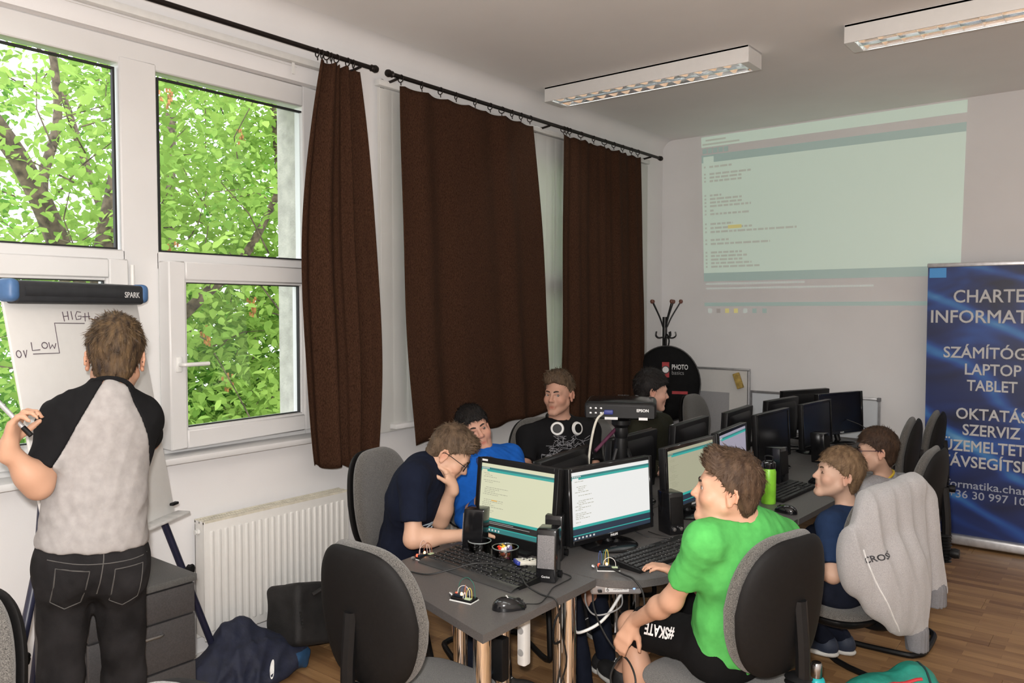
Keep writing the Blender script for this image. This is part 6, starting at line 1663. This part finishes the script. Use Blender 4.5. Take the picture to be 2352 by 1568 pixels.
def seam(parent, bv, pts, d, r, m, name='seam'):
    MB().tube([on_surf(bv, p, d) for p in pts], r, 5).build(name, m, parent)
# teacher: pockets, seams and yoke of the jeans
T = CAST['teacher']; tj = T['objs']['trousers']; bv = bvh_of(tj); P = T['P']; lat, fw, up = T['TM']; pe = P['pelvis']; back = -fw
STI = mat('denim_stitch', (.085, .082, .078), .8)
def jp(x, z): return Vector(pe + lat * x + up * z - fw * .3)
dirf = Vector(fw)
seam(T['t'], bv, [jp(x, .010 - .02 * math.cos(x * 8)) for x in np.linspace(-.14, .14, 15)], dirf, .0018, STI, 'yoke_seam')
seam(T['t'], bv, [jp(.0, z) for z in np.linspace(.04, -.11, 9)], dirf, .0022, STI, 'centre_seam')
for q in (-1, 1):
    pts = [(.035, -.03), (.12, -.022), (.118, -.13), (.078, -.155), (.038, -.135), (.035, -.03)]
    L_ = [jp(q * a, b) for (a0, b0), (a1, b1) in zip(pts, pts[1:]) for a, b in [(a0 + (a1 - a0) * t, b0 + (b1 - b0) * t) for t in (0, .25, .5, .75)]]
    seam(T['t'], bv, L_ + [jp(q * .035, -.03)], dirf, .0019, STI, 'back_pocket')
# headphones round the neck
B_ = CAST['black']; P = B_['P']; nk = P['neck']; lat, fw, up = B_['TM']
hd = thing('headphones', 'black and white headphones worn round the neck of the teenager', 'headphones', tuple(B_['off'] + nk))
arc = [lat * .082 * math.cos(a) + fw * (.085 * -math.sin(a) + .02) + up * (.035 + .018 * math.sin(a)) for a in np.linspace(-.25, math.pi + .25, 19)]
MB().tube([Vector(p) for p in arc], .008, 8).build('headband', BLACKP, hd)
for q, wm in ((1, 0), (-1, 1)):
    e = lat * .058 * q + fw * .128 + up * -.005
    n_ = nrm(fw * .8 + lat * q * .35 + up * .2)
    MB().lathe([(0, -.016), (.034, -.016), (.037, -.004), (.034, .010), (0, .011)], 24, Vector(e), Vector(n_)).build('ear_cup', BLACKP, hd)
    MB().lathe([(.026, .0135), (.036, .012), (.039, .002), (.036, -.002)], 28, Vector(e), Vector(n_)).build('white_ring', WHITEP, hd)
# city-map print on the black tee: a web of thin grey lines
bv = bvh_of(B_['objs']['shirt']); rs = random.Random(11); mbp = MB(); ch = P['chest']
def tp(x, z): return on_surf(bv, Vector(ch + lat * x + up * z + fw * .3), Vector(-fw)) + Vector(fw) * .0015
for k in range(80):
    x, z = rs.uniform(-.12, .12), rs.uniform(.0, .155); pts = [tp(x, z)]
    for _ in range(rs.randint(2, 5)):
        a = rs.choice([0, .785, 1.57, 2.36, 3.14, -.785]) + rs.uniform(-.2, .2); l = rs.uniform(.012, .035); x += l * math.cos(a); z += l * math.sin(a) * .7
        pts.append(tp(max(-.14, min(.14, x)), max(-.03, min(.165, z))))
    mbp.tube(pts, .0014, 4)
stuff(mbp.build('map_print', mat('grey_line_print', (.30, .30, .32), .7), B_['t']))
mbp = MB(); xs = [-.11, -.08, -.075, -.05, -.03, .0, .03, .05, .07, .09]
mbp.tube([tp(x, .02 + .03 * math.sin(5 * x + k_) + .02 * (k_ % 3)) for k_, x in enumerate(xs)], .0022, 5)
stuff(mbp.build('river_print', mat('pale_line_print', (.38, .39, .40), .7), B_['t']))
# white stripes on the navy tee, sun-glass lanyard tag
N_ = CAST['navy']; bv = bvh_of(N_['objs']['shirt']); P = N_['P']; lat, fw, up = N_['TM']; mbp = MB()
for k in range(4): mbp.tube([on_surf(bv, Vector(P['chest'] + lat * x + up * (-.02 - .018 * k + .03 * math.sin(x * 14 + k)) + fw * .3), Vector(-fw)) for x in np.linspace(-.02, .12, 9)], [.001, .003, .004, .005, .005, .005, .004, .003, .001], 5)
stuff(mbp.build('wave_print', mat('pale_blue_print', (.42, .50, .58), .7), N_['t']))
# swirl print on the blue shirt
U_ = CAST['blue']; bv = bvh_of(U_['objs']['shirt']); P = U_['P']; lat, fw, up = U_['TM']; mbp = MB()
for k in range(12): mbp.tube([on_surf(bv, Vector(P['chest'] + lat * (.02 + .07 * math.cos(a + k) * (.4 + .05 * k)) + up * (.06 + .05 * math.sin(a * 1.3 + k)) + fw * .3), Vector(-fw)) for a in np.linspace(0, 3.2, 9)], .004, 5)
stuff(mbp.build('swirl_print', mat('dark_blue_print', (.006, .02, .10), .7), U_['t']))
# hoodie over the chair of the fair-haired boy
hd_ = thing('hoodie', 'pale grey hoodie draped over the chair of the fair-haired boy', 'hoodie', (2.705, 3.585, -.055))
HOOD = mat('grey_hoodie_fleece', (.40, .39, .395), .95, var=.10, scale=300, bump=.4, bscale=500, sheen=.3); CUFF = mat('grey_hoodie_rib', (.20, .20, .215), .95, var=.1, scale=300, bump=.4)
hb_, hl_v = A3(.92, -.38, 0), A3(.38, .92, 0)
HM = np.stack([hl_v, hb_, A3(0, 0, 1)])
hq = lambda l, b, z: hl_v * l + hb_ * b + A3(0, 0, z)
F = Field()
F.cone(hq(-.13, .0, .985), hq(.15, .0, 1.0), .045, .05, .05).ell(hq(.02, .045, .82), A3(.20, .050, .22), HM, .06).ell(hq(-.02, .085, .62), A3(.16, .060, .20), HM, .06)
F.ell(hq(-.21, -.005, .74), A3(.085, .060, .15), HM, .05).ell(hq(-.13, .045, .66), A3(.11, .05, .16), HM, .05)
F.ell(hq(-.165, .015, .87), A3(.08, .05, .13), HM, .05)
F.cone(hq(.17, .03, .95), hq(.235, .055, .56), .058, .045, .03).cone(hq(.02, .075, .72), hq(.055, .095, .42), .060, .043, .03).cone(hq(.10, .03, 1.02), hq(.17, .0, .98), .05, .05, .04)
def hfold(p):
    l = p @ hl_v; return .010 * (np.abs(np.sin(l * 34 + 2.2 * p[:, 2] + .8 * np.sin(9 * p[:, 2]))) - .5) + .004 * np.sin(l * 71 + 6 * p[:, 2])
F.fn(hfold, 'd')
ho, HV, HQ = surf_object('body', F, A3(-.30, -.36, .28), A3(.34, .42, 1.12), .006, HOOD, hd_, 1)
for a, b in ((hq(.232, .054, .565), hq(.238, .057, .49)), (hq(.053, .094, .43), hq(.058, .096, .35))):
    F = Field(); F.cone(a, b, .047, .043, .01).cut(b, b - a, .004); F.fn(lambda p: .0015 * np.sin((p @ hl_v) * 420), 'd')
    surf_object('cuff', F, np.minimum(a, b) - .08, np.maximum(a, b) + .08, .005, CUFF, hd_)
bvh_ = bvh_of(ho)
MB().tube([on_surf(bvh_, Vector(hq(-.235 + .05 * t + .10 * t * t, .3, .80 - .34 * t)), Vector(-hb_)) for t in np.linspace(0, 1, 12)], .004, 6).build('zip_edge', mat('pale_zip', (.66, .66, .66), .5), hd_)
me = text_mesh('CROSS', .034, .0003, .0008, 'LEFT'); me.transform(frame_mat(Vector(hq(-.235, .3, .745)), Vector(hl_v * .93 + A3(0, 0, .25)), Vector(A3(0, 0, 1) - hl_v * .2)))
drape(me, bvh_, -hb_, .002); me.materials.clear(); link('print', me, mat('charcoal_print', (.09, .09, .10), .8), hd_)
